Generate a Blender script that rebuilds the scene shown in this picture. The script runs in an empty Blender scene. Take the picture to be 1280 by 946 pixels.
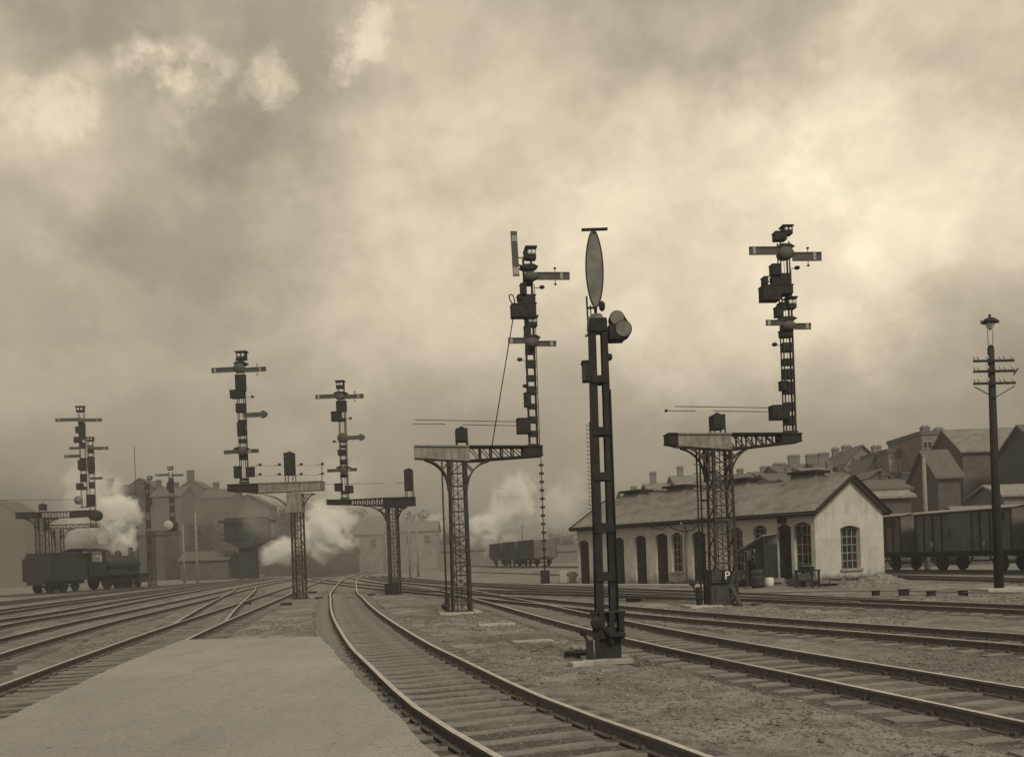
import bpy, bmesh, math, random
import numpy as np
from mathutils import Vector, Matrix
random.seed(7); np.random.seed(7)
R = math.radians
S = bpy.context.scene
COL = S.collection
F, CAMH, ROLL, HC = 1200.0, 1.8, R(2.0), 697.0      # focal length in photo px, eye height, camera roll, horizon row
CR, SR = math.cos(ROLL), math.sin(ROLL)

# ------------------------------------------------------------------ camera
cd = bpy.data.cameras.new('camera'); cam = bpy.data.objects.new('camera', cd); COL.objects.link(cam)
cd.sensor_width = 36.0; cd.lens = 36.0 * F / 1280.0
cd.clip_start = 0.1; cd.clip_end = 6000
cam.matrix_world = Matrix.Translation((0, 0, CAMH)) @ Matrix.Rotation(R(90), 4, 'X') @ Matrix.Rotation(-ROLL, 4, 'Z')
cd.shift_y = (HC - 473.0) / 1280.0
S.camera = cam
S.view_settings.view_transform = 'Standard'; S.view_settings.look = 'None'
S.view_settings.gamma = 1; S.view_settings.use_curve_mapping = False
S.view_settings.exposure = 0.42
S.cycles.use_denoising = True
S.cycles.volume_bounces = 7
S.cycles.max_bounces = 9; S.cycles.diffuse_bounces = 2; S.cycles.glossy_bounces = 2
S.cycles.volume_step_rate = 1.0; S.cycles.volume_max_steps = 96

def unroll(px, py):
    dx, dy = px - 640.0, py - HC
    return dx * CR - dy * SR, dx * SR + dy * CR
def at(px, py, z=0.0):                     # ground point seen at a photo pixel
    u, v = unroll(px, py); Y = F * (CAMH - z) / v
    return (u * Y / F, Y)
def world(px, py, Y):                      # point at depth Y
    u, v = unroll(px, py)
    return (u * Y / F, CAMH - v * Y / F)

# ------------------------------------------------------------------ world: overcast sky with broken cloud
SUN_AZ, SUN_EL = R(158), R(42)             # clockwise from +Y
w = bpy.data.worlds.new('World'); S.world = w; w.use_nodes = True
nt = w.node_tree; N = nt.nodes; L = nt.links; N.clear()
def wn(t, **k):
    n = N.new(t)
    for a, b in k.items(): setattr(n, a, b)
    return n
def m(op, a, b=None, clamp=False):
    n = wn('ShaderNodeMath', operation=op); n.use_clamp = clamp
    for i, v in enumerate((a, b)):
        if v is None: continue
        if isinstance(v, (int, float)): n.inputs[i].default_value = v
        else: L.new(v, n.inputs[i])
    return n.outputs[0]
tc = wn('ShaderNodeTexCoord')
def wnoise(scale, detail, rough=0.5, sock='Color', stretch=None):
    src = tc.outputs['Generated']
    if stretch:
        mp = wn('ShaderNodeMapping'); mp.inputs['Scale'].default_value = stretch[0]; mp.inputs['Rotation'].default_value = stretch[1]
        L.new(src, mp.inputs[0]); src = mp.outputs[0]
    n = wn('ShaderNodeTexNoise'); n.inputs['Scale'].default_value = scale
    n.inputs['Detail'].default_value = detail; n.inputs['Roughness'].default_value = rough
    L.new(src, n.inputs['Vector']); return n.outputs[sock]
def vm(op, a, b):
    n = wn('ShaderNodeVectorMath', operation=op)
    for i, v in enumerate((a, b)):
        if isinstance(v, (tuple, list, Vector)): n.inputs[i].default_value = v
        else: L.new(v, n.inputs[i])
    return n
def scaled(v, k):
    n = wn('ShaderNodeVectorMath', operation='SCALE'); L.new(v, n.inputs[0]); n.inputs['Scale'].default_value = k; return n.outputs[0]
d1 = scaled(vm('SUBTRACT', wnoise(3.2, 5, .55), (.5, .5, .5)).outputs[0], 0.11)
d2 = scaled(vm('SUBTRACT', wnoise(11, 8, .62), (.5, .5, .5)).outputs[0], 0.11)
vec = vm('ADD', vm('ADD', tc.outputs['Generated'], d1).outputs[0], d2)
nrm = wn('ShaderNodeVectorMath', operation='NORMALIZE'); L.new(vec.outputs[0], nrm.inputs[0])
DIR = nrm.outputs[0]
def pdir(px, py):
    u, v = unroll(px, py); return Vector((u / F, 1.0, -v / F)).normalized()
# cloud masses: where (given as seen from the yard), angular size, softness, strength
BL = [  # px, py, outer radius px, inner radius px, amp
 (890, 310, 240, 110, .24), (1060, 270, 190, 90, .16), (1010, 130, 130, 40, .11), (1235, 110, 240, 110, .18), (1210, 290, 140, 40, .08),
 (640, 220, 240, 30, .07), (560, 310, 230, 20, .10), (420, 340, 170, 20, .06), (790, 190, 150, 30, .08), (540, 210, 130, 20, .03),
 (700, 390, 200, 20, .07), (1030, 380, 170, 40, .09), (318, 122, 34, 20, .13), (345, 112, 40, 30, .16), (362, 104, 26, 10, .09), (185, 95, 46, 36, .16), (222, 100, 52, 30, .13), (205, 125, 60, 30, .10), (250, 88, 34, 10, .08),
 (462, 62, 42, 34, .15), (495, 56, 44, 20, .12), (428, 96, 30, 24, .13), (445, 80, 40, 20, .10), (90, 115, 60, 40, .12), (60, 130, 60, 30, .09),
 (110, 150, 100, 40, .06), (10, 190, 130, 30, .10), (590, 40, 180, 20, .08), (150, 170, 120, 30, .03), (400, 430, 220, 20, .03), (50, 410, 160, 20, .03),
 (240, 280, 200, 40, -.045), (330, 210, 120, 30, -.02), (100, 30, 160, 40, -.03), (60, 320, 130, 20, -.03), (890, 25, 140, 20, -.02), (950, 60, 70, 30, -.03), (560, 130, 110, 10, -.02), (720, 60, 150, 20, .0),
 (1180, 470, 180, 20, -.02), (1225, 345, 60, 10, -.02), (1170, 215, 70, 8, -.05), (960, 350, 80, 8, -.05), (1110, 70, 60, 20, -.02), (960, 50, 170, 50, .06), (1205, 345, 160, 60, .08), (1130, 430, 150, 30, .03), (180, 285, 120, 20, .03),
]
acc = None; puff = None
for px, py, ro, ri, amp in BL:
    d = vm('DOT_PRODUCT', DIR, pdir(px, py))
    mr = wn('ShaderNodeMapRange', interpolation_type='SMOOTHERSTEP')
    L.new(d.outputs['Value'], mr.inputs[0])
    mr.inputs[1].default_value = math.cos(math.atan(ro / F)); mr.inputs[2].default_value = math.cos(math.atan(min(ri, ro * .93) / F * .6))
    mr.inputs[3].default_value = 0; mr.inputs[4].default_value = amp
    if ro < 78 and amp > .06: puff = mr.outputs[0] if puff is None else m('ADD', puff, mr.outputs[0])
    else: acc = mr.outputs[0] if acc is None else m('ADD', acc, mr.outputs[0])
sep = wn('ShaderNodeSeparateXYZ'); L.new(tc.outputs['Generated'], sep.inputs[0])
el = wn('ShaderNodeMapRange', interpolation_type='SMOOTHSTEP'); L.new(sep.outputs['Z'], el.inputs[0])
el.inputs[1].default_value = -.02; el.inputs[2].default_value = .30; el.inputs[3].default_value = .29; el.inputs[4].default_value = .36
pm = wn('ShaderNodeMapRange', interpolation_type='SMOOTHSTEP'); L.new(wnoise(16, 8, .62, 'Fac'), pm.inputs[0]); pm.inputs[1].default_value = .36; pm.inputs[2].default_value = .60; pm.inputs[3].default_value = .0; pm.inputs[4].default_value = .95
base = m('ADD', m('ADD', el.outputs[0], acc), m('MULTIPLY', puff, pm.outputs[0]))
def sstep(v, lo, hi, amp):
    q = wn('ShaderNodeMapRange', interpolation_type='SMOOTHSTEP'); L.new(v, q.inputs[0]); q.inputs[1].default_value = lo; q.inputs[2].default_value = hi
    q.inputs[3].default_value = -amp * .5; q.inputs[4].default_value = amp * .5; return q.outputs[0]
nz1 = m('ADD', sstep(wnoise(4.2, 9, .58, 'Fac', ((1, 1, 1.5), (0, R(25), 0))), .40, .60, .055), sstep(wnoise(8.5, 9, .6, 'Fac', ((1, 1, 1.3), (0, R(-20), R(40)))), .46, .62, .055))
nz2 = m('MULTIPLY', m('SUBTRACT', wnoise(17, 8, .6, 'Fac'), .5), .11)
elm = wn('ShaderNodeMapRange'); L.new(sep.outputs['Z'], elm.inputs[0]); elm.inputs[1].default_value = 0; elm.inputs[2].default_value = .25
elm.inputs[3].default_value = .35; elm.inputs[4].default_value = 1
nz3 = m('MULTIPLY', m('MAXIMUM', acc, 0.0), m('ADD', sstep(wnoise(13, 9, .6, 'Fac', ((1, 1, 1.4), (0, R(30), R(10)))), .42, .60, .24), sstep(wnoise(26, 8, .6, 'Fac'), .40, .62, .16)))
V = m('ADD', base, m('ADD', nz3, m('MULTIPLY', m('ADD', nz1, nz2), elm.outputs[0])))
soft_hi = wn('ShaderNodeMapRange', interpolation_type='SMOOTHSTEP'); L.new(V, soft_hi.inputs[0])
for i_, v_ in enumerate((.55, 1.0, 0, .09)): soft_hi.inputs[i_+1].default_value = v_
V = m('MINIMUM', m('MAXIMUM', m('SUBTRACT', V, soft_hi.outputs[0]), .16), .9)
sky = wn('ShaderNodeTexSky', sky_type='NISHITA'); sky.sun_disc = False
sky.sun_elevation = SUN_EL; sky.sun_rotation = SUN_AZ
bw = wn('ShaderNodeRGBToBW'); L.new(sky.outputs[0], bw.inputs[0])
V = m('ADD', m('MULTIPLY', V, 10.0), m('MULTIPLY', bw.outputs[0], .02))
tint = wn('ShaderNodeMix', data_type='RGBA'); tint.inputs[0].default_value = 1.0
cmb = wn('ShaderNodeCombineXYZ')
for i, k in enumerate((1.0, .862, .635)): L.new(m('MULTIPLY', V, k), cmb.inputs[i])
bg = wn('ShaderNodeBackground'); bg.inputs['Strength'].default_value = 0.1
L.new(cmb.outputs[0], bg.inputs[0]); N.remove(tint)
wo = wn('ShaderNodeOutputWorld'); L.new(bg.outputs[0], wo.inputs[0])
w.cycles.sampling_method = 'MANUAL'; w.cycles.sample_map_resolution = 512

ld = bpy.data.lights.new('sun', 'SUN'); ld.energy = 1.9; ld.angle = R(14); ld.color = (1, .90, .70)
sun = bpy.data.objects.new('sun', ld); COL.objects.link(sun)
sd = Vector((math.sin(SUN_AZ) * math.cos(SUN_EL), math.cos(SUN_AZ) * math.cos(SUN_EL), math.sin(SUN_EL)))
sun.rotation_euler = (-sd).to_track_quat('-Z', 'Y').to_euler(); sun.location = (30, -20, 26)

# ------------------------------------------------------------------ materials
def mat(name, c1, c2=None, scale=3.0, rough=.8, metal=0.0, bump=0.0, bscale=40.0, coords='Object', detail=6, ramp=(.35, .65), extra=None, spec=.3, alpha=None):
    M = bpy.data.materials.new(name); M.use_nodes = True
    t = M.node_tree; n = t.nodes; b = n['Principled BSDF']
    b.inputs['Roughness'].default_value = rough; b.inputs['Metallic'].default_value = metal
    b.inputs['Specular IOR Level'].default_value = spec
    c2 = c2 or tuple(x * .6 for x in c1)
    tcn = n.new('ShaderNodeTexCoord')
    def noise(sc, det=detail, stretch=None):
        nn = n.new('ShaderNodeTexNoise'); nn.inputs['Scale'].default_value = sc; nn.inputs['Detail'].default_value = det
        nn.inputs['Roughness'].default_value = .6
        src = tcn.outputs[coords]
        if stretch:
            mp = n.new('ShaderNodeMapping'); mp.inputs['Scale'].default_value = stretch; t.links.new(src, mp.inputs[0]); src = mp.outputs[0]
        t.links.new(src, nn.inputs['Vector']); return nn.outputs['Fac']
    def mixc(fac, a, bb):
        mx = n.new('ShaderNodeMix'); mx.data_type = 'RGBA'
        if isinstance(fac, float): mx.inputs[0].default_value = fac
        else: t.links.new(fac, mx.inputs[0])
        for i, v in ((6, a), (7, bb)):
            if isinstance(v, tuple): mx.inputs[i].default_value = (*v, 1)
            else: t.links.new(v, mx.inputs[i])
        return mx.outputs[2]
    def rng(f, lo, hi, a=0., bb=1.):
        r = n.new('ShaderNodeMapRange'); t.links.new(f, r.inputs[0])
        for i, v in enumerate((lo, hi, a, bb)): r.inputs[i + 1].default_value = v
        return r.outputs[0]
    col = mixc(rng(noise(scale), *ramp), c1, c2)
    if extra: col = extra(M, t, n, tcn, noise, mixc, rng, col)
    t.links.new(col, b.inputs['Base Color'])
    if bump:
        bp = n.new('ShaderNodeBump'); bp.inputs['Strength'].default_value = bump; bp.inputs['Distance'].default_value = .03
        t.links.new(noise(bscale), bp.inputs['Height']); t.links.new(bp.outputs[0], b.inputs['Normal'])
    return M
def g(v, wrm=.0): return (v, v * (.98 - wrm), v * (.94 - wrm))
def ex_ground(M, t, n, tcn, noise, mixc, rng, col):
    col = mixc(rng(noise(.45), .42, .64), col, g(.31))
    col = mixc(rng(noise(.22, 5), .50, .62, 0, .7), col, g(.085, .03))
    col = mixc(rng(noise(1.9), .50, .64, 0, .75), col, g(.10, .02))
    col = mixc(rng(noise(9, 8), .5, .70, 0, .85), col, g(.075))
    col = mixc(rng(noise(26, 4), .54, .66, 0, .6), col, g(.40))
    return mixc(rng(noise(48, 3), .54, .64, 0, .7), col, g(.06))
def ex_ballast(M, t, n, tcn, noise, mixc, rng, col):
    col = mixc(rng(noise(.6), .48, .66, 0, .8), col, g(.24))
    col = mixc(rng(noise(20, 4), .52, .66, 0, .7), col, g(.30))
    return mixc(rng(noise(42, 3), .52, .62, 0, .8), col, g(.04))
def ex_platform(M, t, n, tcn, noise, mixc, rng, col):
    col = mixc(rng(noise(.8), .35, .7, 0, .55), col, g(.30))
    col = mixc(rng(noise(2.5, 5, (1, .25, 1)), .5, .75, 0, .5), col, g(.22))
    col = mixc(rng(noise(14, 8), .52, .68, 0, .45), col, g(.20))
    return mixc(rng(noise(45, 3), .52, .66, 0, .55), col, g(.17))
def ex_wall(M, t, n, tcn, noise, mixc, rng, col):
    col = mixc(rng(noise(2.2, 8, (1, 1, .35)), .5, .75, 0, .6), col, g(.24, .03))
    sp = n.new('ShaderNodeSeparateXYZ'); t.links.new(tcn.outputs['Object'], sp.inputs[0])
    nn = n.new('ShaderNodeMath'); nn.operation = 'MULTIPLY_ADD'; t.links.new(noise(2.5), nn.inputs[0]); nn.inputs[1].default_value = -1.2
    t.links.new(sp.outputs['Z'], nn.inputs[2])
    col = mixc(rng(nn.outputs[0], -.45, .1, .8, 0), col, g(.16))
    br = n.new('ShaderNodeTexBrick'); br.inputs['Scale'].default_value = 1.0
    for k, v in (('Brick Width', .22), ('Row Height', .075), ('Mortar Size', .008)): br.inputs[k].default_value = v
    br.inputs['Color1'].default_value = (1, 1, 1, 1); br.inputs['Color2'].default_value = (.8, .8, .8, 1); br.inputs['Mortar'].default_value = (.62, .62, .62, 1)
    mp = n.new('ShaderNodeMapping'); mp.inputs['Rotation'].default_value = (R(90), 0, 0); t.links.new(tcn.outputs['Object'], mp.inputs[0]); t.links.new(mp.outputs[0], br.inputs['Vector'])
    mx = n.new('ShaderNodeMix'); mx.data_type = 'RGBA'; mx.blend_type = 'MULTIPLY'; mx.inputs[0].default_value = .4
    t.links.new(col, mx.inputs[6]); t.links.new(br.outputs['Color'], mx.inputs[7]); return mx.outputs[2]
def ex_slate(M, t, n, tcn, noise, mixc, rng, col):
    col = mixc(rng(noise(1.1, 5), .45, .7, 0, .7), col, g(.10))
    br = n.new('ShaderNodeTexBrick')
    for k, v in (('Scale', 1.0), ('Brick Width', .34), ('Row Height', .22), ('Mortar Size', .012)): br.inputs[k].default_value = v
    br.inputs['Color1'].default_value = (1, 1, 1, 1); br.inputs['Color2'].default_value = (.68, .68, .68, 1); br.inputs['Mortar'].default_value = (.4, .4, .4, 1)
    t.links.new(tcn.outputs['Object'], br.inputs['Vector'])
    mx = n.new('ShaderNodeMix'); mx.data_type = 'RGBA'; mx.blend_type = 'MULTIPLY'; mx.inputs[0].default_value = .4
    t.links.new(col, mx.inputs[6]); t.links.new(br.outputs['Color'], mx.inputs[7]); return mx.outputs[2]
def ex_streak(M, t, n, tcn, noise, mixc, rng, col):
    return mixc(rng(noise(6, 6, (1.5, 1.5, .15)), .45, .7, 0, .7), col, g(.06, .05))
MT = dict(
 ground=mat('ground_cinder', g(.225), g(.155), .12, .95, bump=1.0, bscale=26, extra=ex_ground),
 platform=mat('platform_gravel', g(.38), g(.30), .35, .95, bump=.9, bscale=38, extra=ex_platform),
 kerb=mat('kerb_stone', g(.30), g(.20), 4, .9, bump=.4),
 steel=mat('dark_paint_steel', (.018,.019,.021), g(.034, .0), 5, .7, bump=.15, bscale=30, spec=.15),
 plate=mat('grey_girder_paint', g(.26), g(.17, .03), 2.5, .6, extra=ex_streak),
 tower=mat('weathered_grey_steel', g(.07), g(.03, .04), 5, .7, spec=.15, extra=ex_streak),
 arm=mat('arm_enamel', g(.085), g(.055), 4, .6, spec=.2),
 armlight=mat('arm_pale_enamel', g(.30), g(.22), 6, .5),
 lampglass=mat('lamp_lens', g(.55), g(.4), 6, .15, spec=.6),
 disc=mat('disc_enamel', g(.17), g(.10), 5, .45),
 railside=mat('rail_rust', g(.16, .04), g(.10, .04), 12, .8, bump=.3),
 railtop=mat('rail_worn_steel', g(.85), g(.6), 9, .42, metal=1.0),
 sleeper=mat('sleeper_timber', g(.26), g(.13), 3, .92, bump=.8, bscale=25, ramp=(.3, .75)),
 chair=mat('rail_chair_iron', g(.09), g(.05), 8, .8),
 ballast=mat('ballast_cinder', g(.10, .02), g(.06, .02), 1.3, .95, bump=1.0, bscale=30, extra=ex_ballast),
 stone=mat('loose_stone', g(.26), g(.12), 9, .9, ramp=(.45, .55)),
 clod=mat('dark_clod', g(.10), g(.19), 6, .95, ramp=(.4, .6)),
 wall=mat('lime_washed_brick', g(.54), g(.43), .8, .9, bump=.4, bscale=14, extra=ex_wall),
 trim=mat('dark_trim', g(.028), g(.018), 5, .8, spec=.15),
 slate=mat('slate_roof', g(.23), g(.18), 2.5, .75, bump=.4, bscale=10, extra=ex_slate),
 slate2=mat('dark_slate_roof', g(.13), g(.085), 2.5, .75, bump=.4, bscale=10, extra=ex_slate),
 brick=mat('sooty_brick', g(.10, .03), g(.065, .03), 1.2, .9, bump=.3, bscale=12),
 brick2=mat('grey_brick', g(.19, .02), g(.13, .02), 1.2, .9, bump=.3, bscale=12),
 pale=mat('pale_render', g(.27), g(.17), .8, .9),
 glass=mat('dark_glass', g(.015), g(.03), 2, .15, spec=.25),
 paleglass=mat('pale_lit_glass', g(.42), g(.3), 5, .4),  # pale tone paints the house windows as lit; also blind and cab window
 frame=mat('window_paint', g(.30), g(.22), 8, .7),
 door=mat('brown_door', g(.028), g(.05), 4, .8, spec=.15),
 wood=mat('wagon_boards', g(.15, .02), g(.09, .02), 1.5, .85, bump=.4, bscale=9, extra=ex_streak),
 canvas=mat('wagon_roof', g(.27), g(.17), 3, .8),
 pole=mat('creosoted_pole', g(.035, .02), g(.022), 4, .9, bump=.3, spec=.15),
 palepole=mat('pale_post', g(.25), g(.17), 4, .8),
 white=mat('white_paint', g(.75), g(.6), 6, .6),
 slab=mat('concrete_slab', g(.40), g(.30), 5, .9, bump=.3),
 porcelain=mat('porcelain', g(.6), g(.5), 5, .2),
 leaf=mat('leaf', g(.05), g(.09), 3, .8), bark=mat('bark', g(.07), g(.05), 5, .9),
 loco=mat('sooty_black', g(.022), g(.035), 3, .5),
 rubble=mat('rubble', g(.24), g(.09), 6, .95, bump=.6),
)

# ------------------------------------------------------------------ mesh helpers
class MB:
    def __init__(s): s.v = []; s.f = []; s.mi = []; s.sm = []
    def add(s, vs, fs, mi=0, sm=False):
        o = len(s.v); s.v += [tuple(v) for v in vs]; s.f += [tuple(i + o for i in f) for f in fs]
        s.mi += [mi] * len(fs); s.sm += [sm] * len(fs); return s
    def box(s, c, d, rz=0, mi=0, ry=0, rx=0):
        M = Matrix.Translation(c) @ Matrix.Rotation(rz, 4, 'Z') @ Matrix.Rotation(ry, 4, 'Y') @ Matrix.Rotation(rx, 4, 'X')
        x, y, z = d[0] / 2, d[1] / 2, d[2] / 2
        vs = [M @ Vector(p) for p in ((-x,-y,-z),(x,-y,-z),(x,y,-z),(-x,y,-z),(-x,-y,z),(x,-y,z),(x,y,z),(-x,y,z))]
        return s.add(vs, [(0,3,2,1),(4,5,6,7),(0,1,5,4),(1,2,6,5),(2,3,7,6),(3,0,4,7)], mi)
    def bx(s, x0, x1, y0, y1, z0, z1, mi=0):
        return s.box(((x0+x1)/2, (y0+y1)/2, (z0+z1)/2), (abs(x1-x0), abs(y1-y0), abs(z1-z0)), mi=mi)
    def bar(s, a, b, w=.04, h=None, mi=0):
        a, b = Vector(a), Vector(b); d = b - a
        if d.length < 1e-5: return s
        h = h or w; q = d.to_track_quat('Z', 'Y').to_matrix().to_4x4(); M = Matrix.Translation((a + b) / 2) @ q
        x, y, z = w / 2, h / 2, d.length / 2
        vs = [M @ Vector(p) for p in ((-x,-y,-z),(x,-y,-z),(x,y,-z),(-x,y,-z),(-x,-y,z),(x,-y,z),(x,y,z),(-x,y,z))]
        return s.add(vs, [(0,3,2,1),(4,5,6,7),(0,1,5,4),(1,2,6,5),(2,3,7,6),(3,0,4,7)], mi)
    def tube(s, pts, r, n=8, mi=0, r2=None):
        pts = [Vector(p) for p in pts]; k = len(pts); vs = []; fs = []
        for i, p in enumerate(pts):
            d = (pts[min(i + 1, k - 1)] - pts[max(i - 1, 0)]).normalized()
            up = Vector((0, 0, 1)) if abs(d.z) < .95 else Vector((0, 1, 0))
            a = d.cross(up).normalized(); b = a.cross(d)
            rr = r + ((r2 if r2 is not None else r) - r) * i / max(1, k - 1)
            for j in range(n):
                t = 2 * math.pi * j / n; vs.append(p + a * rr * math.cos(t) + b * rr * math.sin(t))
        for i in range(k - 1):
            for j in range(n):
                fs.append((i*n+j, i*n+(j+1)%n, (i+1)*n+(j+1)%n, (i+1)*n+j))
        s.add(vs, fs, mi, True)
        s.add([], []); o = len(s.v) - len(vs)
        s.f.append(tuple(o + j for j in reversed(range(n)))); s.f.append(tuple(o + (k-1)*n + j for j in range(n)))
        s.mi += [mi, mi]; s.sm += [False, False]; return s
    def lathe(s, prof, c, axis='Z', n=16, mi=0, sy=1.0):
        vs = []; fs = []; k = len(prof); c = Vector(c)
        for r, h in prof:
            for j in range(n):
                t = 2 * math.pi * j / n; a, b = r * math.cos(t), r * math.sin(t) * sy
                vs.append(c + (Vector((a, b, h)) if axis == 'Z' else Vector((a, h, b)) if axis == 'Y' else Vector((h, a, b))))
        for i in range(k - 1):
            for j in range(n): fs.append((i*n+j, i*n+(j+1)%n, (i+1)*n+(j+1)%n, (i+1)*n+j))
        fs.append(tuple(reversed(range(n)))); fs.append(tuple((k-1)*n + j for j in range(n)))
        return s.add(vs, fs, mi, True)
    def prism(s, poly, y0, y1, mi=0):       # polygon in the XZ plane pushed along Y
        n = len(poly); vs = [(x, y0, z) for x, z in poly] + [(x, y1, z) for x, z in poly]
        fs = [tuple(range(n)), tuple(reversed(range(n, 2 * n)))] + [(i, i + n, (i + 1) % n + n, (i + 1) % n) for i in range(n)]
        return s.add(vs, fs, mi)
    def build(s, name, mats, parent=None, loc=None, smooth=None, bevel=0):
        me = bpy.data.meshes.new(name); me.from_pydata(s.v, [], s.f)
        for mm in (mats if isinstance(mats, (list, tuple)) else [mats]): me.materials.append(MT[mm] if isinstance(mm, str) else mm)
        me.polygons.foreach_set('material_index', s.mi)
        me.polygons.foreach_set('use_smooth', s.sm)
        bm = bmesh.new(); bm.from_mesh(me); bmesh.ops.recalc_face_normals(bm, faces=bm.faces)
        if bevel: bmesh.ops.bevel(bm, geom=bm.edges[:], offset=bevel, segments=1, affect='EDGES', clamp_overlap=True)
        bm.to_mesh(me); bm.free(); me.update()
        o = bpy.data.objects.new(name, me); COL.objects.link(o)
        if parent: o.parent = parent
        if loc: o.location = loc
        return o
def tag(o, label=None, cat=None, group=None, kind=None):
    if label: o['label'] = label
    if cat: o['category'] = cat
    if group: o['group'] = group
    if kind: o['kind'] = kind
    return o
def thing(name, loc, label, cat, rz=0, group=None, kind=None):
    o = bpy.data.objects.new(name, None); COL.objects.link(o); o.location = loc; o.rotation_euler = (0, 0, rz); o.empty_display_size = .2
    return tag(o, label, cat, group, kind)

# ------------------------------------------------------------------ smooth value noise for terrain
def vnoise(x, y, sc, seed=0):
    x = np.asarray(x) * sc + seed * 17.3; y = np.asarray(y) * sc + seed * 9.1
    xi, yi = np.floor(x), np.floor(y); xf, yf = x - xi, y - yi
    h = lambda a, b: (np.sin(a * 127.1 + b * 311.7 + seed) * 43758.5453) % 1.0
    u, v = xf * xf * (3 - 2 * xf), yf * yf * (3 - 2 * yf)
    return (h(xi, yi) * (1-u) + h(xi+1, yi) * u) * (1-v) + (h(xi, yi+1) * (1-u) + h(xi+1, yi+1) * u) * v

def catmull(P, step=1.2):
    P = [np.array(p, float) for p in P]; P = [2 * P[0] - P[1]] + P + [2 * P[-1] - P[-2]]; out = []
    for i in range(1, len(P) - 2):
        n = max(2, int(np.linalg.norm(P[i+1] - P[i]) / step))
        for k in range(n):
            t = k / n; a, b, c, d = P[i-1:i+3]
            out.append(.5 * ((2*b) + (c-a)*t + (2*a-5*b+4*c-d)*t*t + (3*b-a-3*c+d)*t**3))
    out.append(P[-2]); return np.array(out)

TRACKS = [  # points, label, z lift, sleepers?
 ('platform_curve', [(2.35,3.2),(1.4,5.6),(.56,8.1),(-.42,11.0),(-1.62,15.6),(-2.82,20.5),(-5.25,31.8),(-7.9,45.5),(-10.7,61),(-17.6,105),(-23.0,150),(-27,190)],
  'curved railway track running along the right edge of the platform', .024),
 ('left1', [(-4.6,3),(-6.0,9),(-7.0,14.5),(-7.8,18.8),(-9.6,29.3),(-12.6,48.7),(-18.4,85.8),(-24,125),(-29,170)], 'railway track along the left edge of the platform', .0),
 ('left2', [(-8.2,7),(-10,14),(-11.7,20.5),(-12.7,25),(-14.1,32),(-15.2,39),(-17.6,54),(-21.8,79),(-26.5,112),(-31,160)], 'second railway track to the left of the platform', .004),
 ('left3', [(-15,18),(-17,28),(-18.4,35),(-19.2,41.5),(-21.5,54),(-23.6,66),(-28,93),(-33,130)], 'third railway track to the left of the platform', .008),
 ('left4', [(-21,30),(-24.2,46),(-26,58),(-28.4,75),(-33,105),(-37,135)], 'fourth railway track left of the platform, between sidings', .012),
 ('left5', [(-27,36),(-29.5,48),(-31.8,62),(-34,80),(-37,110)], 'railway siding just in front of the steam locomotive', .016),
 ('loco', [(-47,55),(-43.5,74),(-41,84),(-38.4,97),(-36,110),(-33,135)], 'railway siding under the steam locomotive on the far left', .002),
 ('right1', [(7.2,2.5),(5.8,7),(4.92,10.5),(4.45,12.4),(3.75,15.2),(2.95,18.7),(1.97,23.8),(1.05,29),(-.45,37.8),(-3.3,52.9),(-6.6,66),(-12.6,88),(-21,125)],
  'near railway track passing right behind the tall disc signal post', .0),
 ('right2', [(12.2,6),(9.9,12),(8.5,15.7),(7.15,18.9),(5.6,22.4),(3.7,27.6),(1.5,34.2),(-1.9,44.5),(-6.4,57),(-12,74),(-19.5,98),(-27,125)],
  'second railway track right of the disc signal, running in a bold curve', .004),
 ('right3', [(17.2,10),(14.8,16.5),(12.8,22.5),(10.7,27.8),(8.9,31.9),(6.6,37.4),(3.8,45),(.8,54),(-3.6,68),(-10,92),(-17.5,122)],
  'railway track passing just right of the signal tower marked P', .008),
 ('right4', [(10.9,28.6),(9.3,33),(7.2,39.5),(4.2,47),(.9,56.5),(-4.6,71),(-11.5,93),(-16,112)], 'railway track branching off towards the long brick shed', .016),
 ('cross', [(8.9,31.9),(5.9,37.0),(2.3,43.4),(-2.0,50.5),(-6.5,58.2),(-11.9,73.8)], 'railway crossover joining two right hand tracks', .020),
 ('cross2', [(-9.6,29.3),(-12.4,40.5),(-15.4,53),(-18.8,67),(-21.8,79),(-24,92)], 'railway crossover joining two left hand tracks', .020),
 ('shedright', [(28,19),(24.2,30),(22.5,36),(21.1,43),(20.4,48.5),(19.4,58),(17,72)], 'rail siding to the right of the shed gable', .0),
 ('wagons', [(33,28),(30,40),(27.9,50),(25.2,60),(22.8,70),(19.5,84),(14,105)], 'rail siding under the covered wagons', .0),
 ('mid', [(9,72),(6,84),(-1,112),(-9,150),(-15,190)], 'railway track in front of the distant open wagons', .0),
]
TP = {k: catmull(p) for k, p, _, _ in TRACKS}
LINE = catmull([(8.2,96),(6.0,104),(0.5,128),(-4.5,152),(-9,178)])       # raised line of the distant open wagons
TP['embanked'] = LINE
PLAT_Z = .46
pl = [at(0, 900, PLAT_Z), at(148, 831, PLAT_Z), at(228, 799, PLAT_Z)]
pr = [at(400, 795, PLAT_Z), at(425, 822, PLAT_Z), at(450, 850, PLAT_Z), at(500, 898, PLAT_Z), at(548, 946, PLAT_Z)]

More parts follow.
